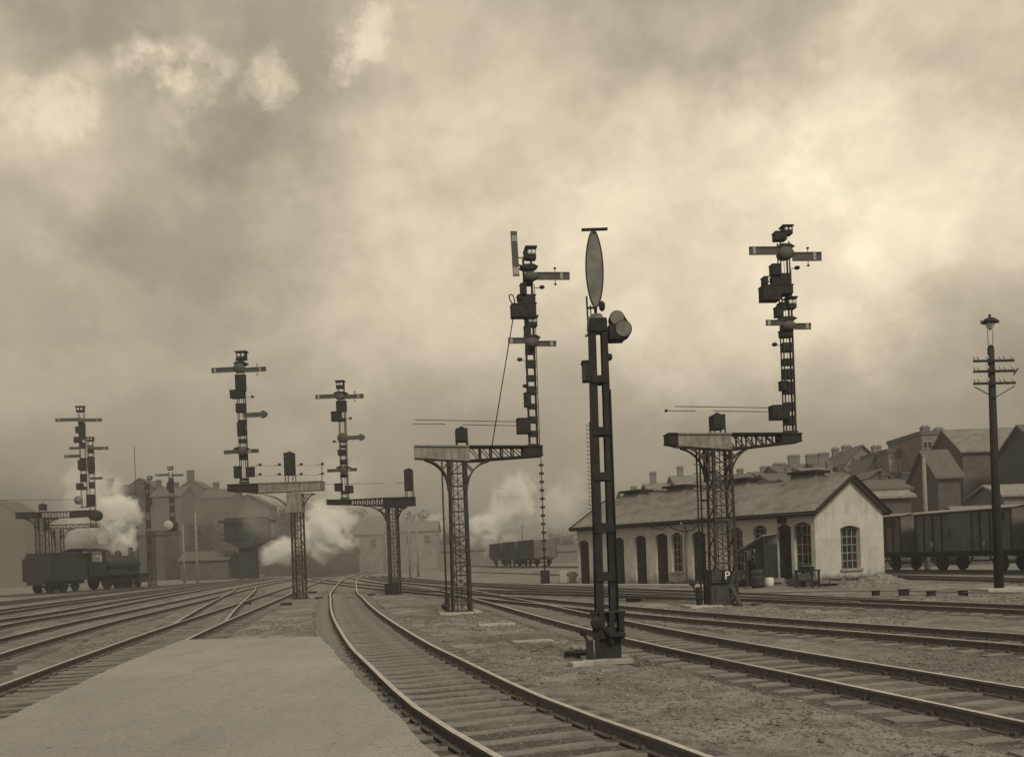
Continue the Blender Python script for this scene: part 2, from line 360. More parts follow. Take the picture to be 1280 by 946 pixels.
ALLP = np.vstack([v[:, :2] for v in TP.values()])
def near_dist(X, Y, pts):
    d = np.full(X.shape, 1e9)
    for p in pts: d = np.minimum(d, (X - p[0])**2 + (Y - p[1])**2)
    return np.sqrt(d)
def make_ground():
    xs = np.concatenate([[-1150,-700,-400,-250,-160,-110,-80], np.arange(-60,-14,1.2), np.arange(-14,-9,.35), np.arange(-9,13,.16), np.arange(13,24,.4), np.arange(24,44,1.2), [50,65,90,130,200,350,600,1150]])
    ys = np.concatenate([[-40,-20,-8,0], np.arange(3,30,.16), np.arange(30,46,.32), np.arange(46,72,.7), np.arange(72,125,1.8), np.arange(125,200,5), [210,250,320,450,700,1000,1400]])
    X, Y = np.meshgrid(xs, ys)
    d = near_dist(X, Y, ALLP)
    free = np.clip((d - 1.25) / .6, 0, 1)
    Z = free * ((vnoise(X, Y, .55, 1) - .45) * .09 + (vnoise(X, Y, 2.3, 2) - .5) * .07 + (vnoise(X, Y, 5.1, 3) - .5) * .05)
    near = np.clip((60 - Y) / 15, 0, 1); Z *= near
    de = near_dist(X, Y, LINE); emb = np.clip((6.5 - de) / 3.5, 0, 1); Z += .5 * emb * emb * (3 - 2 * emb)
    Z += (1 - free) * near * (vnoise(X, Y, 4.7, 5) - .5) * .018 - .012
    inp = (Y < 24) & (X < -0.5 - (Y - 7) * .3 ) & (X > -6.6)
    Z[inp] = np.minimum(Z[inp], .02)
    ny, nx = X.shape; vs = np.stack([X, Y, Z], -1).reshape(-1, 3)
    idx = np.arange(nx * ny).reshape(ny, nx)
    fs = np.stack([idx[:-1,:-1], idx[:-1,1:], idx[1:,1:], idx[1:,:-1]], -1).reshape(-1, 4)
    me = bpy.data.meshes.new('ground'); me.from_pydata(vs.tolist(), [], fs.tolist()); me.materials.append(MT['ground'])
    me.polygons.foreach_set('use_smooth', [True] * len(me.polygons))
    o = bpy.data.objects.new('ground', me); COL.objects.link(o)
    tag(o, 'cinder and dirt ground of the railway yard', 'ground', kind='structure')
make_ground()

# platform
b = MB()
outline = pl + pr + [(.45, 3.0), (-3.4, 3.0)]
outline = [pl[0]] + pl[1:] + pr + [(.7, 4.2), (-3.9, 4.2)]
oo = []
for i, (p, q) in enumerate(zip(outline, outline[1:] + outline[:1])):
    p, q = np.array(p), np.array(q); kk_ = max(1, int(np.linalg.norm(q - p) / .25))
    for j in range(kk_): c = p + (q - p) * j / kk_; oo.append((c[0] + random.uniform(-.018, .018), c[1] + random.uniform(-.018, .018)))
outline = oo; n = len(outline)
b.add([(x, y, PLAT_Z) for x, y in outline] + [(x, y, -.05) for x, y in outline], [tuple(range(n))] + [(i, (i+1)%n, (i+1)%n+n, i+n) for i in range(n)])
po = b.build('platform', ['platform']); tag(po, 'gravel surfaced station platform in the left foreground', 'platform', kind='structure')
# ------------------------------------------------------------------ railway tracks
G2 = .7525
RP = [(-.065,0),(.065,0),(.065,.018),(.012,.035),(.012,.105),(.035,.115),(.035,.148),(-.035,.148),(-.035,.115),(-.012,.105),(-.012,.035),(-.065,.018)]
def sweep_rail(P, off, z0, name, parent):
    T = np.gradient(P, axis=0); T /= np.linalg.norm(T, axis=1)[:, None]; NN = np.stack([T[:,1], -T[:,0]], 1)
    vs = []; fs = []; mi = []; k = len(RP)
    for p, nn in zip(P, NN):
        for x, z in RP: vs.append((p[0] + nn[0]*(off+x), p[1] + nn[1]*(off+x), z0 + z))
    for i in range(len(P)-1):
        for j in range(k):
            fs.append((i*k+j, (i+1)*k+j, (i+1)*k+(j+1)%k, i*k+(j+1)%k)); mi.append(1 if j == 6 else 0)
    mb = MB(); mb.v = vs; mb.f = fs; mb.mi = mi; mb.sm = [False]*len(fs)
    mb.f.append(tuple(range(k))); mb.f.append(tuple(reversed(range((len(P)-1)*k, len(P)*k)))); mb.mi += [0,0]; mb.sm += [False, False]
    return mb.build(name, ['railside', 'railtop'], parent)
def sleeper_mesh(seed, far=False):
    rnd = random.Random(seed); b = MB(); w = .20 + rnd.uniform(-.02,.03)
    pts = [(-1.3,0),(-.9,.012),(-.3,-.008),(.4,.01),(1.28,-.01)]
    vs = []; fs = []
    for x, dz in pts:
        yj = rnd.uniform(-.015,.015); vs += [(x, -w/2+yj, -.12), (x, w/2+yj, -.12), (x, w/2+yj-.01, dz), (x, -w/2+yj+.01, dz)]
    for i in range(4):
        o = i*4
        for j in range(4): fs.append((o+j, o+(j+1)%4, o+4+(j+1)%4, o+4+j))
    fs += [(3,2,1,0), (16,17,18,19)]; b.add(vs, fs)
    for s in (-1, 1):
        b.bx(s*G2-.13, s*G2+.13, -.075, .075, -.01, .012, 1); b.bx(s*G2+.04, s*G2+.085, -.03, .03, .01, .05, 1); b.bx(s*G2-.085, s*G2-.04, -.03, .03, .01, .05, 1)
    o = b.build('sleeper', ['sleeper', 'chair']); me = o.data; bpy.data.objects.remove(o); return me
SLM = [sleeper_mesh(i) for i in range(5)]
BEDN = 0
def resample(P, step):
    d = np.concatenate([[0], np.cumsum(np.linalg.norm(np.diff(P, axis=0), axis=1))]); s = np.arange(.3, d[-1], step)
    return np.stack([np.interp(s, d, P[:,0]), np.interp(s, d, P[:,1])], 1)
def track(P, label, lift, base=0.0, group='railway tracks of the yard', ns=100, top=.035):
    o = thing('railway_track', (0,0,0), label, 'railway track', group=group)
    z0 = base + .012 + lift*.45
    sweep_rail(P, -G2, z0+.0, 'rail', o); sweep_rail(P, G2, z0+.0, 'rail', o)
    global BEDN
    BEDN += 1; near = P[P[:,1] < 75]
    if base == 0 and len(near) > 3:
        T = np.gradient(near, axis=0); T /= np.linalg.norm(T, axis=1)[:, None]; NN = np.stack([T[:,1], -T[:,0]], 1); bd = MB(); vs = []; fs = []; offs = (-1.55,-1.3,-.7,0,.7,1.3,1.55)
        for p, nn in zip(near, NN):
            for o_ in offs:
                e_ = abs(o_) > 1.5; vs.append((p[0]+nn[0]*(o_+(random.uniform(-.12,.12) if e_ else 0)), p[1]+nn[1]*(o_+(random.uniform(-.12,.12) if e_ else 0)), (-.045 if e_ else .001+random.uniform(-.004,.004)) + BEDN*.0011))
        k = len(offs)
        for i in range(len(near)-1):
            for j in range(k-1): fs.append((i*k+j, i*k+j+1, (i+1)*k+j+1, (i+1)*k+j))
        bd.add(vs, fs, 0, True); bd.build('ballast_bed', ['ballast'], o)
    Q = resample(P, .58); T = np.gradient(Q, axis=0); rest = MB()
    order = sorted(range(len(Q)), key=lambda i: Q[i][1]); cnt = 0
    for i in order:
        p = Q[i]; a = math.atan2(T[i][1], T[i][0]) - math.pi/2
        if p[1] < 4: continue
        zz = base + top - .02 + lift*.4 + random.uniform(-.012, .01)
        if cnt < ns and p[1] < 85:
            s = bpy.data.objects.new('sleeper', random.choice(SLM)); COL.objects.link(s); s.parent = o
            s.location = (p[0], p[1], zz); s.rotation_euler = (0, 0, a + random.uniform(-.02,.02)); s.scale = (random.uniform(.97,1.04), random.uniform(.9,1.1), 1); cnt += 1
        else:
            rest.box((p[0], p[1], zz-.06), (2.6, .25, .12), a)
    if rest.v: tag(rest.build('sleeper_run', ['sleeper'], o), kind='stuff')
    return o
for k, _, lab, lift in TRACKS:
    track(TP[k], lab, lift, ns=100 if k != 'mid' else 20, top=.042 if k == 'platform_curve' else .04)
track(LINE, 'distant railway track on a low bank under the open wagons', 0, base=.5, ns=0)

# loose stones and clods in the near ground: nobody could count them
def scatter(name, matn, n, region, size, label, seed):
    rnd = np.random.RandomState(seed); vs = []; fs = []
    base = np.array([(0,0,1),(.9,0,0),(.2,.85,0),(-.75,.5,0),(-.75,-.5,0),(.2,-.85,0),(0,0,-.6)]) ; F_ = [(0,1,2),(0,2,3),(0,3,4),(0,4,5),(0,5,1),(6,2,1),(6,3,2),(6,4,3),(6,5,4),(6,1,5)]
    c = 0; tries = 0
    while c < n and tries < n * 12:
        tries += 1
        u, t = rnd.rand(), rnd.rand()
        y = 4.5 + (region[3]-4.5) * t**1.7; x = region[0] + (region[1]-region[0]) * u
        if abs(x) > y * .62 + 1: continue
        if vnoise(x, y, .8, 11) * .6 + vnoise(x, y, 2.7, 4) * .4 < .47: continue
        if abs(x + 3) < 4 and y < 24 and -6.3 - .05*(y-9) < x < -.15 - (y - 7) * .27: continue   # platform
        if y < 22 and pl and x < -6.2: continue
        s = rnd.uniform(*size) * (0.6 + .03 * y) * (1.9 if rnd.rand() < .05 else 1)
        dd = float(np.min((ALLP[:,0]-x)**2 + (ALLP[:,1]-y)**2))**.5
        if dd < 1.3 and rnd.rand() < .75: continue
        z = 0.0 if dd < 1.3 else ((vnoise(x, y, .55, 1) - .45) * .09 + (vnoise(x, y, 2.3, 2) - .5) * .07 + (vnoise(x, y, 5.1, 3) - .5) * .05) * min(1, (dd-1.25)/.6) - .012
        a = rnd.rand() * 6.28; ca, sa = math.cos(a), math.sin(a); o = len(vs)
        P = base * (rnd.uniform(.7, 1.2, (7, 1)) * s) * np.array([1.2, .9, .62])
        for p in P: vs.append((x + p[0]*ca - p[1]*sa, y + p[0]*sa + p[1]*ca, float(z) + p[2] + s*.12))
        fs += [tuple(i + o for i in f) for f in F_]; c += 1
    mb = MB(); mb.add(vs, fs); tag(mb.build(name, [matn]), label, kind='stuff', cat='stones')
scatter('loose_stones', 'stone', 9000, (-11, 16, 4.5, 30), (.007, .02), 'pale loose stones scattered over the yard', 3)
scatter('dark_clods', 'clod', 15000, (-11, 16, 4.5, 32), (.010, .032), 'dark clods of cinder and weeds between the tracks', 4)

def platform_grit():
    rnd = np.random.RandomState(8); vs = []; fs = []
    for _ in range(900):
        y = 4.5 + 13 * rnd.rand()**1.5; xl = np.interp(y, [4.2, pl[0][1], pl[1][1], pl[2][1]], [-3.9, pl[0][0], pl[1][0], pl[2][0]]); xr = np.interp(y, [4.2] + [p[1] for p in pr[::-1]], [.7] + [p[0] for p in pr[::-1]])
        if y > pl[2][1] - .2: continue
        t = rnd.rand(); t = t if rnd.rand() < .5 else (t**3 * .5 if rnd.rand() < .5 else 1 - t**3 * .5); x = xl + .05 + (xr - xl - .1) * t; s_ = rnd.uniform(.004, .011); o = len(vs)
        for k in range(5): a = k * 1.256 + rnd.rand() * .6; vs.append((x + s_ * math.cos(a), y + s_ * math.sin(a), PLAT_Z - .002))
        vs.append((x, y, PLAT_Z + s_ * .8)); fs += [(o + k, o + (k + 1) % 5, o + 5) for k in range(5)]
    mb = MB(); mb.add(vs, fs); tag(mb.build('platform_grit', ['clod']), 'dark cinder grit trodden into the platform', kind='stuff')
platform_grit()

# ------------------------------------------------------------------ signals
class Sig:
    """Local frame of one signal: photo measurements turned into metres at its real distance."""
    def __init__(s, px, py, label, Y=None, rz=0.0, name='signal_gantry', cat='railway signal', group='semaphore signals of the yard'):
        if Y is None: s.X, s.Y = at(px, py)
        else: s.Y = Y; s.X = unroll(px, py)[0] * Y / F
        s.o = thing(name, (s.X, s.Y, 0), label, cat, rz, group); s.k = s.Y / F
    def q(s, px, py):
        u, v = unroll(px, py); return (u * s.k - s.X, CAMH - v * s.k)
    def box(s, mb, x0, x1, y0, y1, d0=-.15, d1=.15, mi=0):
        c = s.q((x0+x1)/2, (y0+y1)/2); w = (x1-x0)*s.k; h = (y1-y0)*s.k
        mb.bx(c[0]-w/2, c[0]+w/2, d0, d1, c[1]-h/2, c[1]+h/2, mi)
    def part(s, name, mb, mats, parent=None, label=None, bevel=0):
        o = mb.build(name, mats, parent or s.o, bevel=bevel)
        if label: o['label'] = label
        return o
    def eqbox(s, x0, x1, y0, y1, d0=-.2, d1=.12, name='equipment_box', m='steel'):
        b = MB(); s.box(b, x0, x1, y0, y1, d0, d1)
        c = s.q((x0+x1)/2, y0); w = (x1-x0)*s.k
        b.bx(c[0]-w/2-.02, c[0]+w/2+.02, d0-.02, d1+.02, c[1]-.02, c[1]+.015)
        b.bx(c[0]-w*.3, c[0]+w*.3, d0-.012, d0, c[1]-(y1-y0)*s.k*.8, c[1]-(y1-y0)*s.k*.25)
        return s.part(name, b, [m], bevel=.006)
    def lamp(s, x0, x1, y0, y1):
        b = MB(); s.box(b, x0, x1, y0, y1, -.16, .16)
        c = s.q((x0+x1)/2, (y0+y1)/2); w = (x1-x0)*s.k; h = (y1-y0)*s.k
        b.bx(c[0]-w*.62, c[0]+w*.62, -.2, .2, c[1]+h*.46, c[1]+h*.62)
        lp = s.part('signal_lamp', b, ['steel'], bevel=.006)
        l = MB()
        for dx in (-.22, .22): l.lathe([(h*.2, 0), (h*.24, -.02), (h*.15, -.045)], (c[0]+dx*w, -.16, c[1]+h*.05), 'Y', 10)
        s.part('lens', l, ['lampglass'], lp); return lp
    def arm(s, x0, x1, y0, y1, fish=False, tilt=0, d=-.24, m='arm', knob=None):
        a = s.q(x0, (y0+y1)/2); e = s.q(x1, (y0+y1)/2 ); h = (y1-y0)*s.k/2; z = a[1]
        X0, X1 = a[0], a[0] + (x1-x0)*s.k; b = MB(); dz = tilt*s.k
        if fish:
            r = h*1.25; L_ = X1 - r*1.6
            poly = [(X0, z-h*.7), (L_, z-h*.75), (L_, z-r)] + [(L_+r*1.7*math.sin(t), z-r*math.cos(t)) for t in (.5,1.,1.57,2.1,2.64)] + [(L_, z+r), (L_, z+h*.75), (X0, z+h*.7)]
        else: poly = [(X0, z-h), (X1, z-h-dz), (X1, z+h-dz), (X0, z+h)]
        b.prism(poly, d-.02, d+.02)
        b.prism([(X0, z+h-.02), (X1, z+h-dz-.02), (X1, z+h-dz+.012), (X0, z+h+.012)], d-.045, d-.02) if not fish else None
        o = s.part('semaphore_arm', b, [m])
        xb = X0 + (X1-X0)*(.14 if s.q(x0,y0)[0] < s.mx else .78)
        if knob:
            kx = s.q(knob, y0)[0]; kb = MB(); kb.tube([(kx, d, z-h-.14), (kx, d, z+h+.14)], .014)
            kb.lathe([(.03,-.03),(.055,0),(.03,.03)], (kx, d, z+h+.15), n=8)
            kb.lathe([(.03,-.03),(.055,0),(.03,.03)], (kx, d, z-h-.15), n=8) if not isinstance(knob, str) else None
            s.part('counterweight_rod', kb, ['steel'], o)
        if not fish and abs(x1-x0) > 15:
            st = MB(); wx = X1-.25*(X1-X0) if X1 > s.mx else X0+.16*(X1-X0); st.bx(wx-.05, wx+.05, d-.05, d-.022, z-h*.86-dz*.6, z+h*.86-dz*.6)
            s.part('arm_stripe', st, ['armlight'], o)
        return o
    def boss(s, x0, x1, y0, y1):
        c = s.q((x0+x1)/2, (y0+y1)/2); rx = (x1-x0)*s.k/2; rz = (y1-y0)*s.k/2; b = MB()
        b.lathe([(.75,-.34),(1,-.28),(1,-.16),(.8,.05)], (0,0,0), 'Y', 18)
        b.v = [(c[0]+x*rx, y, c[1]+z*rz) for x, y, z in b.v]
        return s.part('arm_bearing', b, ['arm'])
    def plate(s, x0, x1, y0, y1):                     # flared gallery plate
        c = s.q((x0+x1)/2, (y0+y1)/2); w = (x1-x0)*s.k/2; h = (y1-y0)*s.k/2; b = MB()
        b.prism([(c[0]-w, c[1]), (c[0]-w*.45, c[1]-h), (c[0]+w*.45, c[1]-h), (c[0]+w, c[1]), (c[0]+w*.5, c[1]+h), (c[0]-w*.5, c[1]+h)], -.22, .22)
        return s.part('bracket_plate', b, ['steel'])
    def flag(s, x0, x1, y, side=1):                   # small weight lever
        a, e = s.q(x0, y), s.q(x1, y); b = MB()
        b.bar((a[0], -.1, a[1]), (e[0], -.12, e[1]), .02); tip = e if side > 0 else a
        b.lathe([(.03,-.06),(.1,-.02),(.08,.05),(.02,.07)], (tip[0]-side*.05, -.12, tip[1]+.02), n=8)
        return s.part('weight_lever', b, ['steel'])
    def mast(s, pxb, pyb, pyt, wpx, blocks, wt=None, rods=True, ladder=False):
        xb, z0 = s.q(pxb, pyb); zt = s.q(pxb, pyt)[1]; w = wpx*s.k/2; b = MB(); s.mx = xb
        wt = (wt or wpx)*s.k/2
        for sx in (-1, 1):
            for dy in (-.12, .12):
                b.bar((xb+sx*w, dy, z0), (xb+sx*wt, dy, zt), .036, .036)
        z = z0
        for (y0, y1) in blocks:
            za = CAMH - ((y1 - HC)*CR + (pxb-640)*SR)*s.k; zb = CAMH - ((y0 - HC)*CR + (pxb-640)*SR)*s.k
            b.bx(xb-w-.02, xb+w+.02, -.145, -.135, za, zb); b.bx(xb-w-.02, xb+w+.02, .135, .145, za, zb)
            b.bx(xb-w-.03, xb-w-.02, -.12, .12, za, zb); b.bx(xb+w+.02, xb+w+.03, -.12, .12, za, zb)
        b.bx(xb-w-.06, xb+w+.06, -.18, .18, z0-.01, z0+.06)
        o = s.part('mast', b, ['steel'])
        r = MB()
        for dx in ((-.4, .45) if rods else ()): r.tube([(xb+w*dx, -.17, z0), (xb+w*dx, -.17, zt-.3)], .011, 6)
        for dx in (1.35,): r.tube([(xb+w*dx+.03, 0, z0), (xb+w*dx+.03, 0, zt-.9)], .014, 6)
        s.part('operating_rod', r, ['steel'], o)
        # ladder climbing the back of the mast
        if not ladder: return o
        l = MB(); nz = int((zt-z0-.6)/.3)
        for dx in (-.16, .16): l.bar((xb+dx, .42, z0), (xb+dx, .24, zt-.5), .03)
        for i in range(nz):
            t = (i+.5)/nz; l.bar((xb-.16, .42-.18*t, z0+(zt-.5-z0)*t), (xb+.16, .42-.18*t, z0+(zt-.5-z0)*t), .02)
        s.part('ladder', l, ['steel'], o)
        return o
    def tower(s, x0, x1, ytop, ybot, depth=.6, m='tower', lace=9, wb=None):
        xt, zt = s.q((x0+x1)/2, ytop); w = (x1-x0)*s.k/2; wb = (wb or (x1-x0))*s.k/2; b = MB()
        def cx(t): return w + (wb-w)*(1-t)
        zb = 0.0
        for sx in (-1, 1):
            for sy in (-1, 1):
                b.bar((xt+sx*cx(0), sy*depth/2, zb), (xt+sx*w, sy*depth/2*.9, zt), .075, .075)
        for i in range(lace):
            t0, t1 = i/lace, (i+1)/lace; z0, z1 = zb+(zt-zb)*t0, zb+(zt-zb)*t1
            a, c = cx(t0), cx(t1); sg = 1 if i % 2 else -1
            for sy in (-1, 1):
                b.bar((xt-sg*a, sy*depth*.49, z0), (xt+sg*c, sy*depth*.49, z1), .05, .02)
                b.bar((xt+sg*a, sy*depth*.465, z0), (xt-sg*c, sy*depth*.465, z1), .035, .015)
            for sx in (-1, 1):
                b.bar((xt+sx*a, -sg*depth/2, z0), (xt+sx*c, sg*depth/2, z1), .045, .02)
            if i: b.bx(xt-a, xt+a, -depth*.51, -depth*.5+.012, z0-.03, z0+.03)
        b.bx(xt-cx(0)-.1, xt+cx(0)+.1, -depth/2-.1, depth/2+.1, -.02, .07)
        for dx in (-.15, .0, .2): b.tube([(xt+dx, -.05, .1), (xt+dx, -.05, zt)], .016, 6)
        return s.part('tower', b, [m])
    def bracket(s, p0, p1, ctrl, m='tower', ring=True, dep=.26):
        a, e, c = s.q(*p0), s.q(*p1), s.q(*ctrl); b = MB()
        for dy in (-dep, dep):
            P = []
            for i in range(9):
                t = i/8; P.append(((1-t)**2*a[0]+2*t*(1-t)*c[0]+t*t*e[0], (1-t)**2*a[1]+2*t*(1-t)*c[1]+t*t*e[1]))
            for u, v in zip(P[:-1], P[1:]): b.bar((u[0], dy, u[1]), (v[0], dy, v[1]), .10, .05)
            b.bar((e[0], dy, e[1]), (e[0], dy, a[1]), .07, .05)
            b.bar((a[0], dy, a[1]), (e[0], dy, a[1]), .07, .05)
            if ring:
                mx, mz = P[4]; b.bar((mx, dy, mz), (e[0], dy, a[1]-.1), .05, .04); b.bar((P[6][0], dy, P[6][1]), (e[0], dy, P[5][1]), .045, .04)
        return s.part('bracket', b, [m])
    def girder(s, segs, depth=.62, lattice_m='steel', solid_m=('plate',)):
        """segs: (kind, x0, x1, ytop0, ytop1, ybot0, ybot1)"""
        for kind, x0, x1, ta, tb, ba, bb, mm in segs:
            A, B, C, D = s.q(x0, ta), s.q(x1, tb), s.q(x1, bb), s.q(x0, ba); b = MB()
            x0_, x1_ = A[0], B[0]
            b.prism([(x0_, A[1]-.05), (x1_, B[1]-.05), (x1_, B[1]), (x0_, A[1])], -depth/2-.05, depth/2+.05)
            b.prism([(x0_, D[1]), (x1_, C[1]), (x1_, C[1]+.05), (x0_, D[1]+.05)], -depth/2-.04, depth/2+.04)
            if kind == 'solid':
                b.prism([(x0_+.01, D[1]+.05), (x1_-.01, C[1]+.05), (x1_-.01, B[1]-.05), (x0_+.01, A[1]-.05)], -depth/2, -depth/2+.02)
                b.prism([(x0_+.01, D[1]+.05), (x1_-.01, C[1]+.05), (x1_-.01, B[1]-.05), (x0_+.01, A[1]-.05)], depth/2-.02, depth/2)
                b.bx(x0_+.012, x0_+.03, -depth/2+.02, depth/2-.02, D[1]+.05, A[1]-.05); b.bx(x1_-.03, x1_-.012, -depth/2+.02, depth/2-.02, C[1]+.05, B[1]-.05)
                nr = max(2, int((x1_-x0_)/.35))
                for i in range(nr+1):
                    xx = x0_+.03+(x1_-x0_-.06)*i/nr; t = i/nr; b.bx(xx-.02, xx+.02, -depth/2-.012, -depth/2, D[1]+(C[1]-D[1])*t+.05, A[1]+(B[1]-A[1])*t-.05) if i in (0, nr) else None
                    for zz in (D[1]+(C[1]-D[1])*t+.09, A[1]+(B[1]-A[1])*t-.09):
                        b.box((xx, -depth/2-.006, zz), (.025, .014, .025))
            else:
                n = kind; ww = x1_-x0_
                for i in range(n):
                    t0, t1 = i/n, (i+1)/n; xa, xc = x0_+ww*t0, x0_+ww*t1
                    zt0, zt1 = A[1]+(B[1]-A[1])*t0, A[1]+(B[1]-A[1])*t1; zb0, zb1 = D[1]+(C[1]-D[1])*t0, D[1]+(C[1]-D[1])*t1
                    for dy in (-depth/2+.02, depth/2-.02):
                        b.bar((xa, dy, zt0-.03), (xc, dy, zb1+.03), .06, .025); b.bar((xc, dy, zb1+.03), (xc, dy, zt1-.03), .05, .03)
                b.prism([(x0_, A[1]-.01), (x1_, B[1]-.01), (x1_, B[1]-.02), (x0_, A[1]-.02)], -depth/2+.03, depth/2-.03)
            s.part('girder', b, [mm])
    def wire(s, pts, r=.012, d=0, name='signal_wire'):
        b = MB(); b.tube([(s.q(*p)[0], d, s.q(*p)[1]) for p in pts], r, 6); return s.part(name, b, ['steel'])
    def case(s, x0, x1, y0, y1, yleg, cut=True):
        b = MB(); s.box(b, x0, x1, y0, y1, -.28, .28); c = s.q((x0+x1)/2, y0); w = (x1-x0)*s.k/2
        b.lathe([(w*.6,0),(w*.5,.06),(w*.15,.09)], (c[0], 0, c[1]), n=10)
        o = s.part('relay_case', b, ['steel'], bevel=.012); l = MB(); zl = s.q((x0+x1)/2, yleg)[1]; zb = s.q((x0+x1)/2, y1)[1]
        for dx in (-1, 1):
            for dy in (-.24, .24): l = MB(); l.bar((c[0]+dx*w*.9, dy, zl), (c[0]+dx*w*.9, dy, zb), .04); s.part('case_leg', l, ['steel'], o)
    def slab(s, x0, x1, y, d=1.5, m='slab', h=.06):
        a, e = s.q(x0, y), s.q(x1, y); b = MB(); b.bx(a[0], e[0], -d/2, d/2, -.04, h); s.part('base_slab', b, [m], bevel=.01)

# --- signal D: tower with P plate in front of the shed
D = Sig(899, 757, 'tallest bracket signal, its tower marked P in front of the long shed', rz=R(5))
D.mast(990, 540, 300, 11.5, [(411,420),(427,438),(447,455),(460,472),(476,491),(502,512),(519,530),(340,357)])
D.lamp(980,992,281,291); D.eqbox(969,984,289,299)
D.plate(970,994,304,311); D.boss(971,992,308.5,325)
D.arm(934.6,973,310.7,320.3, tilt=0); D.arm(990,1027.6,316,326.4, knob=1010)
D.eqbox(965,976,330,343); D.flag(990,1000,334); D.eqbox(966,989,345,357, d0=-.12); D.eqbox(954.5,960,346,355); D.wire([(957,350),(970,350)], .02)
D.eqbox(951.4,974,358,376, d0=-.35); D.eqbox(974,989.6,357,368, d0=-.35)
D.lamp(985.5,996.8,371,384); D.eqbox(970.7,979.5,383,395); D.eqbox(975,983,378,387)
D.plate(972.6,997.5,395,400); D.boss(976,994.6,401,413); D.arm(956,978,401.4,408); D.arm(993,1013.8,404.7,412)
D.eqbox(977,992,412,420); D.flag(967,981,431,-1); D.eqbox(977,984,476,487); D.eqbox(964,986,507,524, d0=-.3)
D.wire([(843,508.6),(966,508.6)], .013); D.wire([(831,513.5),(870,513.5)], .013, .1); D.wire([(893,513),(966,513)], .013, .1)
D.wire([(831,513.5),(834,513.5)], .05, .1);
D.case(889,904,519,537,542)
D.girder([('solid',831,843,543,543,556,558,'steel'), ('solid',843,911,543,542,559,563,'plate'), (5,911,976,542,541,563,555,'steel'), ('solid',976,1001,541,541,555,552,'steel')])
D.bracket((852,560),(884,602),(882,566)); D.bracket((940,559),(910,602),(912,566))
D.tower(887,910,561,757, depth=.7, lace=11, wb=27)
l = MB()
for px in (873.5, 877.8):
    a = D.q(px, 560); c = D.q(px-.5+6, 752); l.bar((a[0], .35, a[1]), (a[0], .35, 0.02), .045)
a0 = D.q(873.5, 560)[0]; a1 = D.q(877.8, 560)[0]
for i in range(18): l.bar((a0-.12, .35, .3+i*.29), (a1+.12, .35, .3+i*.29), .022)
for py in (625, 648, 690): zz = D.q(880, py)[1]; l.bar((a1, .35, zz), (D.q(887, py)[0], .3, zz), .04)
D.part('ladder', l, ['steel'])
D.eqbox(884,899,712,728, d0=-.5, d1=.1, m='tower'); D.eqbox(884,908,728,755, d0=-.42, d1=.3, name='base_casing', m='tower')
b = MB(); D.box(b, 897, 908, 712.5, 726, -.56, -.53); sp = D.part('letter_plate', b, ['steel'])
def text(body, size, loc, parent, matn='white', rz=0):
    cu = bpy.data.curves.new('t', 'FONT'); cu.body = body; cu.size = size; cu.extrude = .004; cu.align_x = 'CENTER'; cu.align_y = 'CENTER'
    o = bpy.data.objects.new('t', cu); COL.objects.link(o); dg = bpy.context.evaluated_depsgraph_get(); dg.update()
    me = bpy.data.meshes.new_from_object(o.evaluated_get(dg)); bpy.data.objects.remove(o)
    r = bpy.data.objects.new('letter', me); me.materials.append(MT[matn]); COL.objects.link(r); r.parent = parent; r.location = loc; r.rotation_euler = (R(90), 0, rz); return r
pc = D.q(902.5, 719); text('P', .36, (pc[0], -.566, pc[1]), sp)
b = MB(); a, e = D.q(908, 727), D.q(917, 757); b.bar((a[0], -.3, a[1]), (e[0]+.02, -.75, 0.02), .16, .05); D.part('brace', b, ['tower'])
b = MB(); xl = D.q(872, 750)[0]; b.bx(xl-.06, xl+.06, -.2, .0, 0, .62); b.bar((xl, -.2, .1), (xl-.25, -.3, .75), .04); b.lathe([(.05,-.05),(.12,0),(.05,.06)], (xl-.25, -.3, .75), n=10); D.part('lever_stand', b, ['steel'])
D.slab(856, 896, 757, 1.3); D.slab(896, 925, 757, 1.0, 'kerb', .03)

# --- signal C: left of the disc post, one arm raised upright
C = Sig(572, 766, 'bracket signal with one arm raised upright, just left of the disc post', rz=R(7))
C.mast(668, 556, 318, 10, [(328,333),(348,353),(433,440),(448,457),(467,474),(481,491),(503,509),(519,527),(537,544),(366,378)], rods=False)
b = MB(); a, e = C.q(643, 288.6), C.q(643.8, 344.8); w_ = .11
b.prism([(a[0]-w_-.04, a[1]), (a[0]+w_-.04, a[1]), (e[0]+w_+.03, e[1]), (e[0]-w_+.03, e[1])], -.26, -.22); o = C.part('semaphore_arm', b, ['arm'])
st = MB(); st.bx(a[0]-w_-.01, a[0]+w_-.05, -.275, -.262, a[1]-.35, a[1]-.15); C.part('arm_stripe', st, ['armlight'], o)
st = MB(); st.bx(e[0]-w_+.04, e[0]+w_+.02, -.275, -.262, e[1]+.04, e[1]+.3); C.part('arm_stripe', st, ['armlight'], o)
C.wire([(648,321),(660,321)], .02, -.2); C.wire([(647,330),(660,333)], .03, -.2)
C.lamp(658.4,670.4,306.5,321); C.eqbox(655.5,660,311,321); C.plate(650,673,328,334)
C.boss(654,673,338,350); C.arm(670,712.7,339.4,348.5, knob=694)
C.eqbox(651,658.5,353,366); C.flag(668,680,357); C.eqbox(648,670,366,377, d0=-.12)
C.eqbox(639,656,380,395.6, d0=-.35); C.eqbox(655,670,378,395.6, d0=-.3)
b = MB(); pts = [C.q(*p) for p in ((640,379),(637,374),(636,369),(638,367.3),(641,368.5),(642.8,374),(643,379))]; b.tube([(p[0], -.2, p[1]) for p in pts], .022, 6); C.part('hoop', b, ['steel'])
